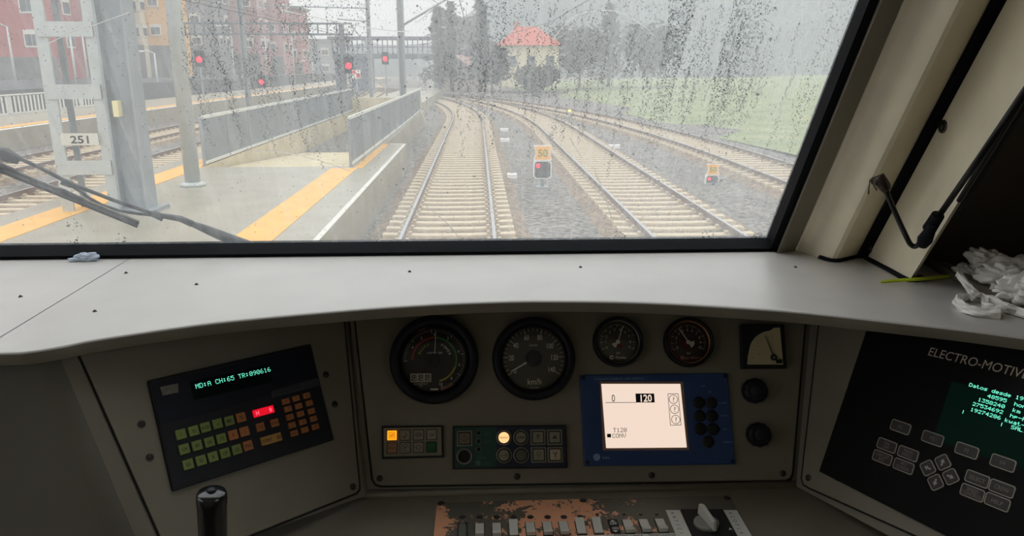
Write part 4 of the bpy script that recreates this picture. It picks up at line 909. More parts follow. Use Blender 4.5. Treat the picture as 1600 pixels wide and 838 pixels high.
# ---- island platform with stairwell
ZP = .6
isl = MB()
def pbox(m, x0, x1, y0, y1, z0=-.3, z1=ZP): m.box(((x0+x1)/2, (y0+y1)/2, (z0+z1)/2), (x1-x0, y1-y0, z1-z0))
for r_ in ((-7.5, -1.74, 2.2, 19.3), (-7.5, -6.35, 19.3, 44), (-2.66, -1.74, 19.3, 25), (-2.66, -2.42, 25, 44), (-7.5, -3.2, 44, 90)): pbox(isl, *r_)
po = struct('island_platform', isl, CONC)
m = MB()
for r_ in ((-3.05, -2.42, 2.2, 18.9), (-6.95, -6.3, 2.2, 19.3), (-6.95, -6.4, 19.3, 44), (-2.50, -2.30, 18.9, 25)): m.box(((r_[0]+r_[1])/2, (r_[2]+r_[3])/2, ZP+.004), (r_[1]-r_[0], r_[3]-r_[2], .012))
o = m.build('tactile_strip', TACT, po)
m = MB(); m.box((-1.79, 13.6, ZP+.004), (.09, 22.8, .012)); m.box((-2.1, 24.9, ZP+.004), (.7, .12, .012)); m.build('edge_strip', mat('worn_white_line', (206, 203, 194), .5), po)
m = MB(); m.box((-6.4, 31.6, -.9), (.1, 24.7, 3.0)); m.box((-2.6, 31.6, -.9), (.1, 24.7, 2.98)); m.box((-4.5, 43.9, -.9), (3.9, .12, 3.0)); m.slab([Vector((-6.3, 19.3, .5)), Vector((-2.7, 19.3, .5)), Vector((-2.7, 44, -1.2)), Vector((-6.3, 44, -1.2))], (0, 0, -.1)); m.box((-4.5, 43.5, .75), (3.9, .3, 1.2)); m.build('stairwell_wall', CONC2, po)
# fences round the stairwell
MESHG = mat('fence_mesh_grey', (122, 128, 132), .6, var=.15, scale=9)
def fence(name, label, pts, h, z, mt_panel, mt_post, group=None, pick=False, gap=2.0, white_base=False, rail=.05):
    t = thing(name, label, 'fence', Vector((pts[0][0], pts[0][1], z)), group)
    posts = []
    for (a, b) in zip(pts[:-1], pts[1:]):
        a = Vector(a+(z,)); b = Vector(b+(z,)); L_ = (b-a).length; n = max(1, round(L_/gap)); d = (b-a)/n; dn = d.normalized(); w = Vector((-dn.y, dn.x, 0))
        for i in range(n):
            p = a+d*i; q_ = p+d; m = MB()
            if pick:
                c = int(d.length/.36)
                for k_ in range(c): r_ = p+d*(k_+.5)/c; m.box(r_+Vector((0, 0, h*.5)), (.05, .09, h*.86))
            else: m.slab([p+dn*.05+Vector((0, 0, .10)), q_-dn*.05+Vector((0, 0, .10)), q_-dn*.05+Vector((0, 0, h-.06)), p+dn*.05+Vector((0, 0, h-.06))], w*.015)
            m.build('panel', mt_panel, t, world=True)
            m = MB(); m.box(p+Vector((0, 0, h/2)), (.06, .06, h)); m.build('post', mt_post, t, world=True)
        m = MB(); u_ = (b-a); 
        for hh in (h, .06): m.slab([a-w*rail/2+Vector((0, 0, hh-.035)), b-w*rail/2+Vector((0, 0, hh-.035)), b-w*rail/2+Vector((0, 0, hh+.04)), a-w*rail/2+Vector((0, 0, hh+.04))], w*rail)
        m.build('rail', mat('pale_rail', (214, 214, 208), .5), t, world=True)
    return t
fence('metal_fence', 'grey panelled fence between stairwell and the nearest track', [(-2.62, 19.2), (-2.58, 32), (-2.62, 44)], 1.2, ZP, MESHG, GALVD, 'fences round the stairwell')
fence('metal_fence', 'grey panelled fence on the far left side of the stairwell', [(-6.38, 19.6), (-6.38, 44)], 1.2, ZP, MESHG, GALVD, 'fences round the stairwell')

# ---- far platform, wall and street
m = MB(); pbox(m, -24, -18.2, 24, 170); po = struct('distant_platform', m, CONC)
m = MB(); m.box((-19, 97, ZP+.004), (.6, 146, .012)); m.build('tactile_strip', TACT, po); m = MB(); m.box((-18.3, 97, ZP+.004), (.2, 146, .012)); m.build('edge_strip', PAINTW, po)
fence('picket_fence', 'white picket fence along the back of the distant platform', [(-23.6, 30), (-23.6, 52)], 1.0, ZP, mat('picket_white', (214, 212, 206), .6), mat('picket_white', (214, 212, 206), .6), pick=True, gap=4)
m = MB(); m.box((-28, 100, .6), (1.0, 150, 2.1)); m.box((-60, 92, 1.0), (64, 140, 1.1)); struct('street_terrace', m, mat('asphalt_wet', (92, 93, 95), .8, var=.25, scale=.4, spec=.15))

# ---- buildings
def building(label, px0, px1, Y, pyb, H, col, depth=16, fl=3.2, ww=1.3, wh=1.3, step=3.2, roof=None, wc=(214, 210, 200), base=0, side=True, zoff=0, paneC=(70, 74, 80), shut=True):
    A = ony(px0, pyb, Y); B = ony(px1, pyb, Y); x0, x1, z0 = A.x, B.x, A.z
    t = thing('apartment_building', label, 'building', Vector(((x0+x1)/2, Y, z0)))
    m = MB(); m.box(((x0+x1)/2, Y+depth/2, z0+H/2), (x1-x0, depth, H)); m.build('wall', mat('wall_%d_%d_%d' % col, col, .85, var=.14, scale=.5), t, world=True)
    if base: m = MB(); m.box(((x0+x1)/2, Y-.12, z0+base/2), (x1-x0+.1, .3, base)); m.build('ground_floor', mat('shopfront', (104, 102, 102), .6, var=.4, scale=.6), t, world=True)
    m = MB(); m.box(((x0+x1)/2, Y+depth/2, z0+H+.2), (x1-x0+.8, depth+.8, .5)); m.build('roof', mat('roof_grey', (120, 116, 112), .8) if roof is None else roof, t, world=True)
    FRM = mat('win_frame_%d' % wc[0], wc, .5); PN = mat('win_pane_%d' % paneC[0], paneC, .2)
    proto = None; cnt = 0; rnd = random.Random(int(px0*7+Y))
    n = max(1, int((x1-x0)/step)); sx = (x1-x0)/n; nf = int((H-base)/fl); ns = max(1, int(depth/step)) if side else 0
    def one(): 
        mm = MB(); mm.box((0, -.06, 0), (ww+.25, .14, wh+.25)); w = mm.build('window', FRM, t)
        mm = MB(); mm.box((-ww/4, -.14, -wh*.1), (ww/2-.06, .04, wh*.72)); mm.box((ww/4, -.14, -wh*.1), (ww/2-.06, .04, wh*.72)); p_ = mm.build('pane', PN, w); return w, p_
    T0 = FR[t.name].to_translation()
    for f in range(nf):
        for i in range(n+ns):
            if cnt >= 100: break
            if rnd.random() < .08: continue
            if proto is None: proto = one(); w, p_ = proto
            else:
                w = proto[0].copy(); COL.objects.link(w); w.parent = t; p_ = proto[1].copy(); COL.objects.link(p_); p_.parent = w
            z = z0+base+fl*(f+.55)
            if i < n: w.location = Vector((x0+sx*(i+.5), Y, z))-T0
            else: w.location = Vector((x1, Y+depth*(i-n+.5)/ns, z))-T0; w.rotation_euler = (0, 0, pi/2)
            cnt += 1
    # balconies on the front
    for f in range(nf):
        if f % 2 == 0 and n > 3:
            m = MB(); zc = z0+base+fl*f+.5; xc = x0+sx*(1+(f*2) % (n-1)); m.box((xc, Y-.5, zc-.45), (sx*.9, 1.1, .12)); m.box((xc, Y-1.0, zc), (sx*.9, .06, .9)); m.build('balcony', mat('balcony_pale', (196, 190, 184), .6), t, world=True)
    return t
building('red brick apartment block at the far left edge', -170, 96, 92, 140, 34, (172, 80, 76), base=3.6, depth=7, ww=1.5, wh=1.7, fl=3.7, step=3.9)
building('darker red block partly behind the numbered mast', 104, 206, 100, 137, 34, (152, 72, 76), base=3.5, depth=3, fl=3.5)
building('sand coloured block between the two grey masts', 232, 273, 106, 126, 36, (226, 170, 92), base=4.5, depth=7, fl=3.6, step=9, ww=1.2, wh=1.2)
building('narrow cream block with balconies left of the sand coloured one', 208, 231, 104, 126, 36, (220, 208, 176), base=4.5, depth=1.5, fl=3.2, step=2.4)
building('tall grey block right of the plain round mast', 284, 345, 124, 128, 32, (130, 126, 130), base=4.5, depth=7)
building('brownish pink block with pale windows behind the lamp posts', 346, 410, 132, 128, 33, (168, 118, 116), base=4.5, depth=7)
building('pink stepped block, rightmost of the apartment blocks', 412, 446, 140, 125, 16.5, (180, 122, 118), base=4, depth=7)
building('low pink wing attached right of the stepped block', 447, 474, 148, 124, 12.5, (182, 120, 114), base=3, depth=7)
building('low long grey hall at the end of the distant platform', 480, 540, 162, 120, 7, (150, 156, 160), base=0, depth=7, step=4)
# red roofed house
A = ony(782, 136, 97); B = ony(872, 136, 97); t = thing('house', 'cream house with red tiled hip roof beyond the tracks', 'house', A.copy())
m = MB(); x0, x1 = A.x, B.x; z0 = A.z; H = 5.0
m.box(((x0+x1)/2, 101, z0+H/2), (x1-x0, 8, H)); m.build('wall', mat('house_cream', (226, 216, 184), .8, var=.1, scale=.6), t, world=True)
m = MB(); a, b2, c, d = (x0-.5, 96.5, z0+H), (x1+.5, 96.5, z0+H), (x1+.5, 105.5, z0+H), (x0-.5, 105.5, z0+H); r1, r2 = (x0+2.4, 101, z0+H+2.4), (x1-2.4, 101, z0+H+2.4)
m.add([a, b2, c, d, r1, r2], [(0, 1, 5, 4), (1, 2, 5), (2, 3, 4, 5), (3, 0, 4), (3, 2, 1, 0)]); m.build('roof', mat('red_tiles', (196, 96, 76), .8, var=.25, scale=3), t, world=True)
for i in range(3):
    m = MB(); m.box((x0+1.4+i*2.4, 96.95, z0+3.1), (1.0, .1, 1.3)); m.build('window', mat('house_window', (96, 100, 104), .3), t, world=True)
m = MB(); m.box((x0+2.2, 101.8, z0+H+2.2), (.7, .7, 1.6)); m.build('chimney', mat('chimney_brick', (170, 110, 96), .8), t, world=True)
A = ony(722, 142, 104); t = thing('house', 'low brownish shed left of the cream house', 'house', A.copy()); m = MB(); m.box((A.x, 107, A.z+1.6), (7, 6, 3.2)); m.build('wall', mat('shed_wall', (168, 146, 134), .8, var=.2, scale=.6), t, world=True)
m = MB(); m.slab([Vector((A.x-3.8, 103.6, A.z+3.2)), Vector((A.x+3.8, 103.6, A.z+3.2)), Vector((A.x+3.8, 107, A.z+4.5)), Vector((A.x-3.8, 107, A.z+4.5))], (0, 0, .15)); m.slab([Vector((A.x-3.8, 110.4, A.z+3.2)), Vector((A.x+3.8, 110.4, A.z+3.2)), Vector((A.x+3.8, 107, A.z+4.5)), Vector((A.x-3.8, 107, A.z+4.5))], (0, 0, .15)); m.build('roof', mat('shed_roof', (150, 110, 100), .8), t, world=True)

# ---- trees
BARK = mat('tree_bark', (84, 76, 70), .9)
def tree(label, px, pyb, Y, H, wid, col, conif, seed, group='trees beyond the tracks'):
    rnd = random.Random(seed); A = ony(px, pyb, Y); t = thing('conifer' if conif else 'broadleaf_tree', label, 'tree', A, group)
    m = MB(); m.tube([Vector((0, 0, -.3)), Vector((.1, 0, H*.5)), Vector((0, .1, H*.96))], [.22*H/9, .14*H/9, .03], 7)
    tips = []
    nb = 46 if conif else 34
    for i in range(nb):
        f = (.14+.84*i/nb) if conif else (.3+.68*rnd.random()); a = rnd.random()*2*pi; L_ = wid/2*((1.03-f)*1.05+.08 if conif else math.sqrt(max(.08, 1-((f-.62)/.42)**2)))*(.75+.35*rnd.random())
        p0 = Vector((0, 0, H*f*(1 if conif else .8))); p1 = p0+Vector((cos(a)*L_, sin(a)*L_, -L_*.12 if conif else L_*.55)); m.tube([p0, (p0+p1)/2+Vector((0, 0, .1*L_)), p1], [.05, .035, .012], 5, cap=False); tips.append((p0, p1, L_))
    m.build('trunk', BARK, t)
    m = MB()
    for p0, p1, L_ in tips:
        for q_ in range(34 if conif else 60):
            s_ = rnd.random()**.6; c = p0.lerp(p1, s_)+Vector([rnd.gauss(0, .14*L_+.1) for _ in range(3)]); a = rnd.random()*pi; r_ = (.16+.22*rnd.random())*(1 if conif else 1.3)
            d1 = Vector((cos(a), sin(a), rnd.uniform(-.6, .6)))*r_; d2 = Vector((-sin(a), cos(a), rnd.uniform(-.8, .8)))*r_*.8
            m.add([c-d1, c-d2, c+d1, c+d2], [(0, 1, 2, 3)])
    m.build('foliage', mat('leaf_%d' % col[1], col, .8, var=.3, scale=.8), t)
for a in (('tall dark conifer just right of the tall grey mast', 688, 140, 84, 8.6, 4.0, (62, 76, 72), True, 1), ('slim conifer behind the low brown shed', 706, 138, 92, 9.9, 3.6, (60, 74, 74), True, 2), ('broad dark tree above the low brown shed', 730, 138, 114, 11.5, 6, (72, 80, 78), False, 3),
          ('conifer directly left of the cream house', 752, 138, 86, 9.6, 4.0, (58, 72, 72), True, 4), ('bushy tree touching the left wall of the cream house', 768, 142, 78, 4.2, 3.0, (74, 82, 76), False, 5), ('large tree directly right of the cream house', 905, 140, 106, 8.5, 8, (64, 80, 78), False, 6),
          ('tall conifer two trees right of the cream house', 950, 138, 118, 12.5, 7, (58, 76, 78), True, 7), ('rounded tree standing alone at the field edge', 1010, 138, 108, 8.5, 9.5, (66, 84, 80), False, 8), ('dark bush at the foot of the cream house', 838, 150, 88, 2.6, 4.4, (84, 92, 72), False, 9)): tree(*a)

# ---- masts and gantries
def hcol(m, x, y, z0, z1, w, d, t_=.04):
    m.box((x-w/2+t_/2, y, (z0+z1)/2), (t_, d, z1-z0)); m.box((x+w/2-t_/2, y, (z0+z1)/2), (t_, d, z1-z0)); m.box((x, y, (z0+z1)/2), (w-t_, t_, z1-z0))
a = ony(108, 330, 13.3); bx = ony(181, 330, 13.3)
t = thing('lattice_mast', 'pale grey lattice mast with riveted battens and number 251 plate', 'mast', Vector(((a.x+bx.x)/2, 13.3, ZP)))
Hm = 8.2; wl = .24
for xx in (a.x, bx.x):
    m = MB(); m.box((xx, 13.3, ZP+Hm/2), (wl*.8, .05, Hm)); m.box((xx-wl*.36, 13.42, ZP+Hm/2), (.03, .26, Hm)); m.build('leg', GALV, t, world=True)
for zt in (1.35, 2.62, 3.62, 4.75, 5.9, 7.1):
    m = MB(); m.box(((a.x+bx.x)/2, 13.26, zt+.02), (bx.x-a.x+.1, .035, .24)); m.build('batten', GALV, t, world=True)
for xx in (a.x, bx.x):
    m = MB(); m.box((xx+.05, 13.75, ZP+Hm/2), (.10, .05, Hm)); m.build('leg', GALVD, t, world=True)
m = MB(); pz = ony(140, 218, 13.2).z; M_ = Matrix.Translation(((a.x+bx.x)/2, 13.225, pz)) @ Matrix.Rotation(pi/2, 4, 'X'); m.M = M_; m.box((0, 0, 0), (.62, .2, .02)); m.mat = 1; m.text('251', 0, 0, .13, .012, bold=.02, sx=1.3); m.build('number_plate', [mat('plate_grey', (200, 198, 186), .5), MARKD], t, world=True)
cx = ony(214, 330, 13.3).x
t = thing('box_mast', 'wide grey steel mast standing against the lattice mast', 'mast', Vector((cx, 13.4, ZP)))
m = MB(); hcol(m, cx, 13.4, ZP, ZP+8.6, .48, .42); m.build('column', GALVD, t, world=True); m = MB(); m.box((cx, 13.4, ZP+.03), (.8, .7, .06)); m.build('base_plate', GALVD, t, world=True)
m = MB(); pn = ony(182, 170, 13.1); m.box((pn.x, 13.13, pn.z), (.09, .14, .26)); m.build('notice', mat('notice_yellow', (222, 210, 160), .5), t, world=True)
c3 = ony(302, 290, 16.2)
t = thing('round_mast', 'plain round grey mast right of the wide steel one', 'mast', Vector((c3.x, 16.2, ZP))); m = MB(); m.tube([Vector((c3.x, 16.2, ZP)), Vector((c3.x, 16.2, ZP+8))], .155, 20); m.build('pole', GALV, t, world=True); m = MB(); m.lathe([(.26, 0), (.26, .05), (.17, .09)], c=(c3.x, 16.2, ZP), n=20); m.build('base_flange', GALV, t, world=True)
def mast(name, label, px, pyb, Y, z0, z1, w, arms=(), mt=GALVD, group=None):
    x = ony(px, pyb, Y).x; t = thing(name, label, 'mast', Vector((x, Y, z0)), group); m = MB(); hcol(m, x, Y, z0, z1, w, w*1.2, w*.18); m.build('column', mt, t, world=True)
    for (dx, zz, dx2, zz2) in arms: m = MB(); m.tube([Vector((x+dx, Y, zz)), Vector((x+dx2, Y, zz2))], w*.17, 6); m.build('arm', mt, t, world=True)
    return t
mast('catenary_mast', 'tall grey mast rising behind the fence in the middle', 630, 150, 45, .0, 9.6, .36, ((0, 5.2, 3.2, 7.0), (0, 6.9, -6.6, 7.2)))
mast('catenary_mast', 'slender lattice mast on the right of the dark gantry post', 578, 90, 70, 0, 8.6, .32, ((0, 7.9, -9, 8.1), (0, 6.8, -2.6, 7.0), (0, 4.6, -1.6, 6.6)))
mast('catenary_mast', 'dark mast among the pink blocks', 386, 130, 55, .3, 10, .34, ((0, 8.4, 9, 8.2),))
# portal gantry
z1_ = ony(532, 37, 85).z; xg = ony(533, 40, 85).x; xl = ony(476, 40, 85).x
t = thing('portal_gantry', 'dark portal gantry with open lattice beam above the left tracks', 'gantry', Vector((xg, 85, 0)))
m = MB(); m.box((xg, 85, z1_/2), (.5, .5, z1_)); m.build('post', mat('gantry_dark', (84, 88, 96), .6), t, world=True); m = MB(); m.box((xl-14, 85, z1_/2), (.5, .5, z1_)); m.build('post', mat('gantry_dark', (84, 88, 96), .6), t, world=True)
m = MB(); 
for zz in (z1_, z1_-1.1): m.box(((xl-14+xg+.8)/2, 85, zz), (xg-xl+15.5, .25, .2))
nn = 18
for i in range(nn): xx = xl-14+(xg-xl+14)*(i+.5)/nn; m.box((xx, 85, z1_-.55), (.14, .14, 1.1))
m.build('lattice_beam', mat('gantry_dark', (84, 88, 96), .6), t, world=True)
# footbridge over the tracks
zb0, zb1 = ony(600, 92, 100).z, ony(600, 60, 100).z; xb0, xb1 = ony(522, 70, 100).x, ony(700, 70, 100).x
t = thing('footbridge', 'dark covered footbridge crossing the tracks in the distance', 'bridge', Vector((xb0, 100, 0)))
FB = mat('bridge_dark', (92, 98, 112), .7, var=.2, scale=.5)
m = MB(); m.box(((xb0+xb1)/2, 100, zb0+.3), (xb1-xb0, 3, .6)); m.build('deck', FB, t, world=True)
m = MB(); m.box(((xb0+xb1)/2, 100, zb1), (xb1-xb0+1, 3.6, .35)); m.build('roof', FB, t, world=True)
m = MB(); 
for i in range(24): xx = xb0+(xb1-xb0)*i/23; m.box((xx, 98.6, (zb0+zb1)/2), (.12, .12, zb1-zb0))
m.box(((xb0+xb1)/2, 98.6, zb0+1.4), (xb1-xb0, .08, .12)); m.build('railing', FB, t, world=True)
for px in (528, 566, 682):
    xx = ony(px, 90, 100).x; m = MB(); m.box((xx, 100, zb0/2), (.7 if px != 566 else 2.6, 1.2 if px != 566 else 2.6, zb0)); m.build('pier', FB, t, world=True)

# ---- lamp posts on the distant platform
for i, (px, pt, pb) in enumerate(((26, 38, 135), (118, 42, 118), (246, 80, 125), (368, 40, 134), (420, 55, 135), (461, 52, 130), (490, 95, 128), (137, 42, 116))):
    Y = (70, 64, 78, 86, 94, 104, 118, 76)[i]; x = ony(px, pb, Y).x; zt = ony(px, pt, Y).z; z0 = 0.6
    names = ('at the far left before the red block', 'seen through the upper opening of the lattice mast', 'beside the sand coloured block', 'in front of the brownish pink block', 'in front of the pink stepped block', 'in front of the low pink wing', 'shortest, at the end of the distant platform', 'seen through the lattice mast, right of another')
    t = thing('platform_lamp', 'slim grey lamp post '+names[i], 'lamp post', Vector((x, Y, z0)), 'lamp posts on the distant platform')
    m = MB(); m.tube([Vector((x, Y, z0)), Vector((x, Y, zt-.2))], [.12, .07], 8); m.build('pole', GALV, t, world=True); m = MB(); m.tube([Vector((x, Y, zt-.2)), Vector((x-.5, Y, zt)), Vector((x-1.1, Y, zt+.02))], .06, 6); m.build('arm', GALV, t, world=True)
    m = MB(); m.box((x-1.3, Y, zt), (.7, .3, .14)); m.build('lamp_head', PAINTW, t, world=True)
# ---- red signals
REDS = mat('signal_red_lit', (180, 10, 30), .4, emit=(255, 20, 60), es=2.2)
for i, (px, py, Y, R, lb) in enumerate(((312, 93, 62, .24, 'red signal left of the brownish pink block'), (409, 128, 70, .22, 'small red signal low beside the distant platform'), (545, 103, 50, .20, 'bright red signal left of the footbridge pier'), (602, 92, 66, .20, 'red signal to the left of the tall middle mast'))):
    c = ony(px, py, Y); z0 = 0 if i > 1 else .3
    t = thing('rail_signal', 'lit '+lb, 'signal', Vector((c.x, Y, -.3)), 'red signals')
    m = MB(); m.tube([Vector((c.x, Y, -.3)), Vector((c.x, Y, c.z+.5))], .06, 8); m.build('post', GALVD, t, world=True)
    m = MB(); m.box((c.x, Y-.05, c.z+.05), (R*2.9, .16, R*5)); m.build('head', BLACKM, t, world=True)
    m = MB(Matrix.Translation((c.x, Y-.14, c.z)) @ Matrix.Rotation(pi/2, 4, 'X')); m.lathe([(R, 0), (R*.9, .04), (R*.3, .07)], n=18); m.build('lamp', REDS, t, world=True)
c = ony(557, 116, 47); t = thing('warning_board', 'small red and white board on a post below the bright red signal', 'sign', Vector((c.x, 47, -.3)))
m = MB(); m.tube([Vector((c.x, 47, -.3)), Vector((c.x, 47, c.z))], .05, 8); m.build('post', GALVD, t, world=True); m = MB(); m.box((c.x, 46.93, c.z), (.5, .03, .5)); m.mat = 1; m.box((c.x+.12, 46.9, c.z-.08), (.22, .03, .22)); m.box((c.x-.14, 46.9, c.z+.12), (.18, .03, .18)); m.build('board', [PAINTW, mat('board_red', (220, 40, 60), .5, emit=(220, 40, 60), es=.0)], t, world=True)

# ---- dwarf signals with yellow speed boards
for (px, py, Y, sc_, lb, txt) in ((848, 239, 21, 1.13, 'dwarf signal with yellow 50 board and red light beside the nearest track', '50'), (1114, 265, 21.5, .86, 'dwarf signal with yellow board and red light, farther right', '50')):
    c = ony(px, py, Y); t = thing('dwarf_signal', lb, 'signal', Vector((c.x, Y, -.28)), 'dwarf signals with yellow boards')
    w, h = .235*sc_, .19*sc_
    M_ = Matrix.Translation((c.x, Y, c.z)) @ Matrix.Rotation(pi/2, 4, 'X')
    m = MB(M_); o_ = [(-w, -h), (w, -h), (w*.78, -h*.25), (w*.78, h*.25), (w, h), (-w, h), (-w*.78, h*.25), (-w*.78, -h*.25)]; m.prism(o_, -.01, .01); m.mat = 1; m.prism([(x*.86, y*.84) for x, y in o_], .008, .014); m.mat = 2; m.text(txt, 0, 0, h*.95, .016, bold=.03); m.build('speed_board', [PAINTW, mat('board_amber', (255, 176, 50), .5), mat('board_number_green', (112, 138, 50), .5)], t, world=True)
    m = MB(M_); hc = -.415*sc_; m.rprism(0, hc, .225*sc_, .225*sc_, .08*sc_, -.12, .0); m.mat = 1; m.rprism(0, hc, .195*sc_, .2*sc_, .07*sc_, -.02, .012); m.build('head', [PAINTW, mat('signal_head_black', (40, 42, 48), .5)], t, world=True)
    m = MB(M_ @ Matrix.Translation((-.11*sc_, hc+.10*sc_, .012))); m.lathe([(.058*sc_, 0), (.05*sc_, .02), (.02*sc_, .03)], n=18); m.build('lamp', REDS, t, world=True)
    m = MB(); m.tube([Vector((c.x, Y+.05, -.28)), Vector((c.x, Y+.05, c.z-.3*sc_))], .05, 10); m.box((c.x, Y+.05, -.25), (.35, .35, .08)); m.build('post', GALVD, t, world=True)
# ---- trackside boxes
for (px, py, w, lb) in ((800, 275, .30, 'white slab lying on the ballast left of the 50 sign'), (789, 219, .42, 'white slab farther off, nearer the track bend'), (788, 203, .42, 'farthest white slab with slots near the track bend'), (960, 229, .46, 'white slab between second and third tracks'), (757, 336+700, .2, '')):
    if not lb: continue
    c = onz(px, py, -.2); t = thing('balise_slab', lb, 'track marker', Vector((c.x, c.y, -.27)), 'white slabs on the ballast'); m = MB(); m.rprism(c.x, c.y, w/2, .13, .03, -.27, -.12, .02); m.build('body', PAINTW, t, world=True)
    m = MB(); m.box((c.x, c.y, -.115), (w*.5, .06, .01)); m.build('cover', GALVD, t, world=True)
c = ony(890, 172, 44); t = thing('marker_light', 'small yellow lit marker beside the third track', 'marker', Vector((c.x, c.y, -.3))); m = MB(); m.tube([Vector((c.x, c.y, -.3)), Vector((c.x, c.y, c.z))], .05, 8); m.build('post', GALVD, t, world=True); m = MB(); m.lathe([(.06, .0), (.09, .06), (.05, .14)], c=(c.x, c.y, c.z-.1), n=12); m.build('lamp', mat('marker_yellow_lit', (240, 210, 80), .4, emit=(255, 220, 90), es=1.6), t, world=True)
# ---- overhead wires
for i, (pts, lb) in enumerate((([(0, 4, 5.3), (0, 44, 5.3), (-3, 75, 5.3), (-8, 97, 5.3)], 'contact wire above the nearest track'), ([(-6.2, 14, 8.0), (-1.5, 45, 6.4), (-5, 75, 7.0)], 'sagging catenary wire from the masts on the platform'), ([(-10.2, 14, 5.4), (-10.2, 85, 5.4)], 'contact wire above the left track'), ([(4.7, 10, 5.4), (4.7, 44, 5.4), (0, 90, 5.4)], 'contact wire above the second track'), ([(-14.6, 16, 6.6), (-14.6, 90, 6.6)], 'catenary wire above the far left track'), ([(3, 40, 7.0), (14, 42, 7.4)], 'cross wire right of the tall middle mast'))):
    m = MB(); m.tube([Vector(p) for p in pts], .018, 5); o = m.build('overhead_wire', mat('wire_dark', (70, 72, 76), .5)); tag(o, 'thin dark '+lb, 'wire', 'overhead wires')

# ================================================================== ON THE SCREEN: wiper and rain
FW = GF @ Matrix.Translation((0, 0, -.026))
def gp_(px, py, dz=0): n = GN; return onp(px, py, FW.to_translation()-n*dz, n)
WB = mat('wiper_black', (34, 34, 42), .45)
t = thing('windscreen_wiper', 'black parked wiper with double arm across the lower left screen', 'wiper', gp_(395, 388, .03))
m = MB(); m.tube([gp_(415, 398, .022), gp_(385, 384, .022), gp_(340, 366, .022), (gp_(316, 356, .022)), gp_(300, 350, .022)], [.012, .0115, .0095, .0075, .0055], 10)
m.tube([gp_(300, 350, .022), gp_(282, 342, .022), gp_(245, 336, .022)], [.0065, .0062, .0045], 10); m.tube([gp_(245, 336, .022), gp_(180, 314, .022), gp_(108, 286, .020), gp_(60, 261, .018), gp_(20, 243, .016)], .0036, 8)
m.tube([gp_(245, 337, .022), gp_(215, 334, .022), gp_(185, 329, .022), gp_(160, 321, .02), gp_(140, 310, .02), gp_(122, 297, .02), gp_(106, 287, .02)], .0030, 8); m.build('arm', WB, t, world=True)
m = MB(); m.tube([gp_(255, 341, .022), gp_(238, 333, .022)], .0075, 8); m.tube([gp_(112, 289, .022), gp_(96, 283, .02)], .0065, 8); m.tube([gp_(30, 251, .018), gp_(10, 242, .016), gp_(-14, 238, .016)], [.008, .012, .012], 8); m.build('clamp', WB, t, world=True)
m = MB(); m.tube([gp_(131, 312, .012), gp_(100, 299, .016), gp_(60, 287, .016), gp_(30, 273, .016), gp_(-20, 250, .014)], [.002, .0045, .005, .0065, .007], 8); m.tube([gp_(60, 288, .012), gp_(48, 281, .008)], .003, 6); m.build('blade_carrier', WB, t, world=True)
m = MB(); a_, b_ = gp_(215, 354, .004), gp_(-40, 251, .004)
pz_ = [a_.lerp(b_, i/10) for i in range(11)]
m.tube([p+GN*0-Vector((0, 0, 0)) for p in pz_], .0034, 6); m.tube([p-GN*.009 for p in pz_], .0022, 6); m.slab([a_, b_, b_-GN*.009, a_-GN*.009], UP*.001); m.build('blade', mat('blade_rubber', (20, 20, 26), .35), t, world=True)
m = MB(); m.tube([p-GN*.012+UP*.002 for p in pz_], .0011, 6); m.build('blade_spine', STEEL, t, world=True)

# rain drops on the outer face, in runs and scattered
rnd = random.Random(5); m = MB(FW); m.smooth = True
def drop(x, y, r, el=1.0):
    n = 6; h = r*.85; R_ = [[(x+r*a*cos(2*pi*i/n), y+r*a*el*sin(2*pi*i/n), -b*h+.0096) for i in range(n)] for a, b in ((1, 0), (.78, .6))]
    vs = R_[0]+R_[1]+[(x, y, -h+.0096)]; fs = [(i, n+i, n+(i+1) % n, (i+1) % n) for i in range(n)]+[(n+i, 2*n, n+(i+1) % n) for i in range(n)]+[tuple(range(n))]
    m.add(vs, fs)
lo = lambda px, py: loc(FW, px, py)
# scattered drops over the whole screen, thicker on the right and in the middle, gathered in runs
def band(p): return mnoise.noise(Vector((p.x*34, p.y*1.3, 0)))*.7+mnoise.noise(Vector((p.x*11, p.y*1.1, 5)))*.5
cnt = 0
while cnt < 10500:
    px = rnd.uniform(0, 1360); py = rnd.uniform(-10, 386)
    if px > 1203+(388-py)*.40: continue
    fy = max(0, min(1, (250-py)/90)); w = .018+.34*max(0, 1-abs(px-760)/120)*max(0, min(1, (200-py)/60))+1.0*max(0, min(1, (px-850)/70))*max(0, min(1, (1230-px)/120))*fy+.10*(px > 1200)*fy+.22*(285 < px < 580)*(py < 150)
    if rnd.random() > w: continue
    p = lo(px, py); bn = band(p)
    if w > .1 and bn < .02 and rnd.random() < .90: continue
    drop(p.x, p.y, rnd.choice((.00045, .00055, .0006, .0007, .0008, .0009)), 1.0+.3*rnd.random()); cnt += 1
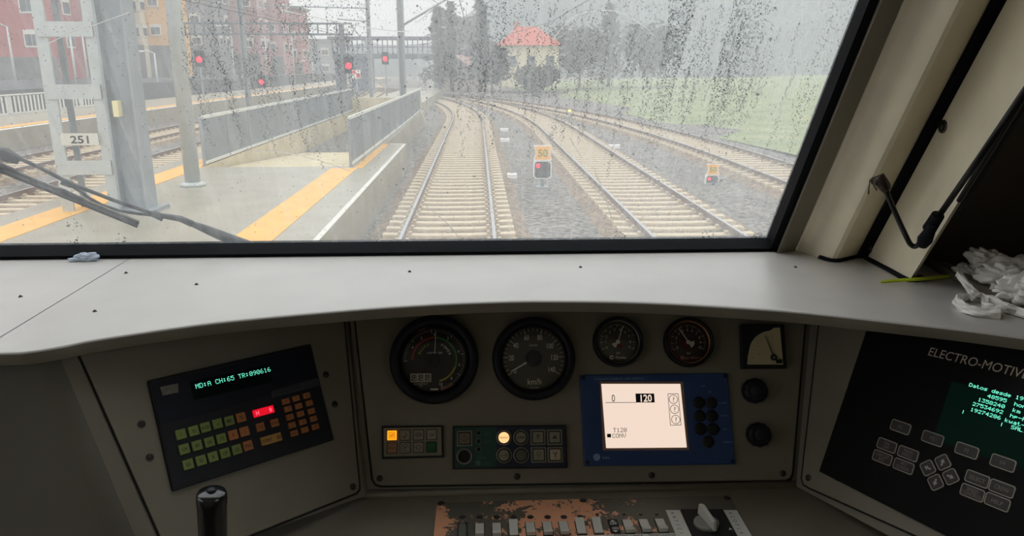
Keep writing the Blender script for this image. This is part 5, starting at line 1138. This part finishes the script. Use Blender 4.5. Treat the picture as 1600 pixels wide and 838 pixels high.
# runs
for i in range(130):
    px = rnd.choice((rnd.uniform(840, 1340), rnd.uniform(690, 860), rnd.uniform(285, 560), rnd.uniform(840, 1200))); py = rnd.uniform(-20, 120); L_ = rnd.uniform(.05, .20)
    p = lo(px, py); y = p.y; x = p.x; ph = rnd.random()*9
    if x > 1.12: continue
    while y > p.y-L_ and y > .02:
        y -= rnd.uniform(.0010, .0034); drop(x+.0022*sin(y*60+ph)+rnd.gauss(0, .0024), y, rnd.choice((.0005, .0007, .0009, .0011)))
for i in range(70):
    px = rnd.uniform(560, 1250); py = rnd.uniform(0, 300); p = lo(px, py)
    if p.x < 1.12: drop(p.x, p.y, rnd.uniform(.0012, .0022), 1.1)
m.mat = 1
for pts in (((1118, 277), (1150, 265), (1185, 255), (1240, 248)), ((890, 210), (898, 226), (908, 240)), ((928, 262), (938, 285), (948, 315), (958, 345)), ((660, 312), (695, 340), (722, 372), (732, 384), (770, 378)), ((80, 62), (110, 48), (150, 34), (205, 14)), ((700, 345), (712, 358)), ((1000, 335), (1045, 318), (1100, 312)), ((440, 10), (520, 28), (600, 42), (640, 44)), ((392, 232), (440, 232), (500, 246), (548, 262)), ((860, 60), (900, 18), (960, 12), (1000, 32), (1020, 50))):
    m.tube(cat([Vector((lo(*p_).x, lo(*p_).y, .0094)) for p_ in pts], 6), .0007, 5)
m.mat = 0
for cx_, cy_ in ((1180, 366), (967, 362), (1100, 362), (118, 345), (190, 372), (122, 372)):
    for i in range(16): p = lo(cx_+rnd.gauss(0, 7), cy_+rnd.gauss(0, 4)); drop(p.x, p.y, rnd.uniform(.0008, .0018), 1.2)
WATER2 = WATER.copy(); WATER2.node_tree.nodes['Principled BSDF'].inputs['Base Color'].default_value = (1, 1, 1, 1); WATER2.node_tree.nodes['Principled BSDF'].inputs['Roughness'].default_value = .35
o = m.build('rain_drops', [WATER, WATER2]); tag(o, 'rain drops in runs on the windscreen', 'raindrops', kind='stuff')

# ---- rainy haze in the air outside
HZ = bpy.data.materials.new('rain_haze'); HZ.use_nodes = True; n = HZ.node_tree; n.nodes.clear(); o = n.nodes.new('ShaderNodeOutputMaterial'); v = n.nodes.new('ShaderNodeVolumeScatter'); v.inputs['Density'].default_value = .0026; v.inputs['Color'].default_value = (.93, .96, 1, 1); n.links.new(v.outputs[0], o.inputs['Volume'])
m = MB(); m.box((0, 212, 24), (440, 416, 56)); o = m.build('rain_haze', HZ); tag(o, 'pale rainy haze filling the air over the railway', 'haze', kind='stuff')
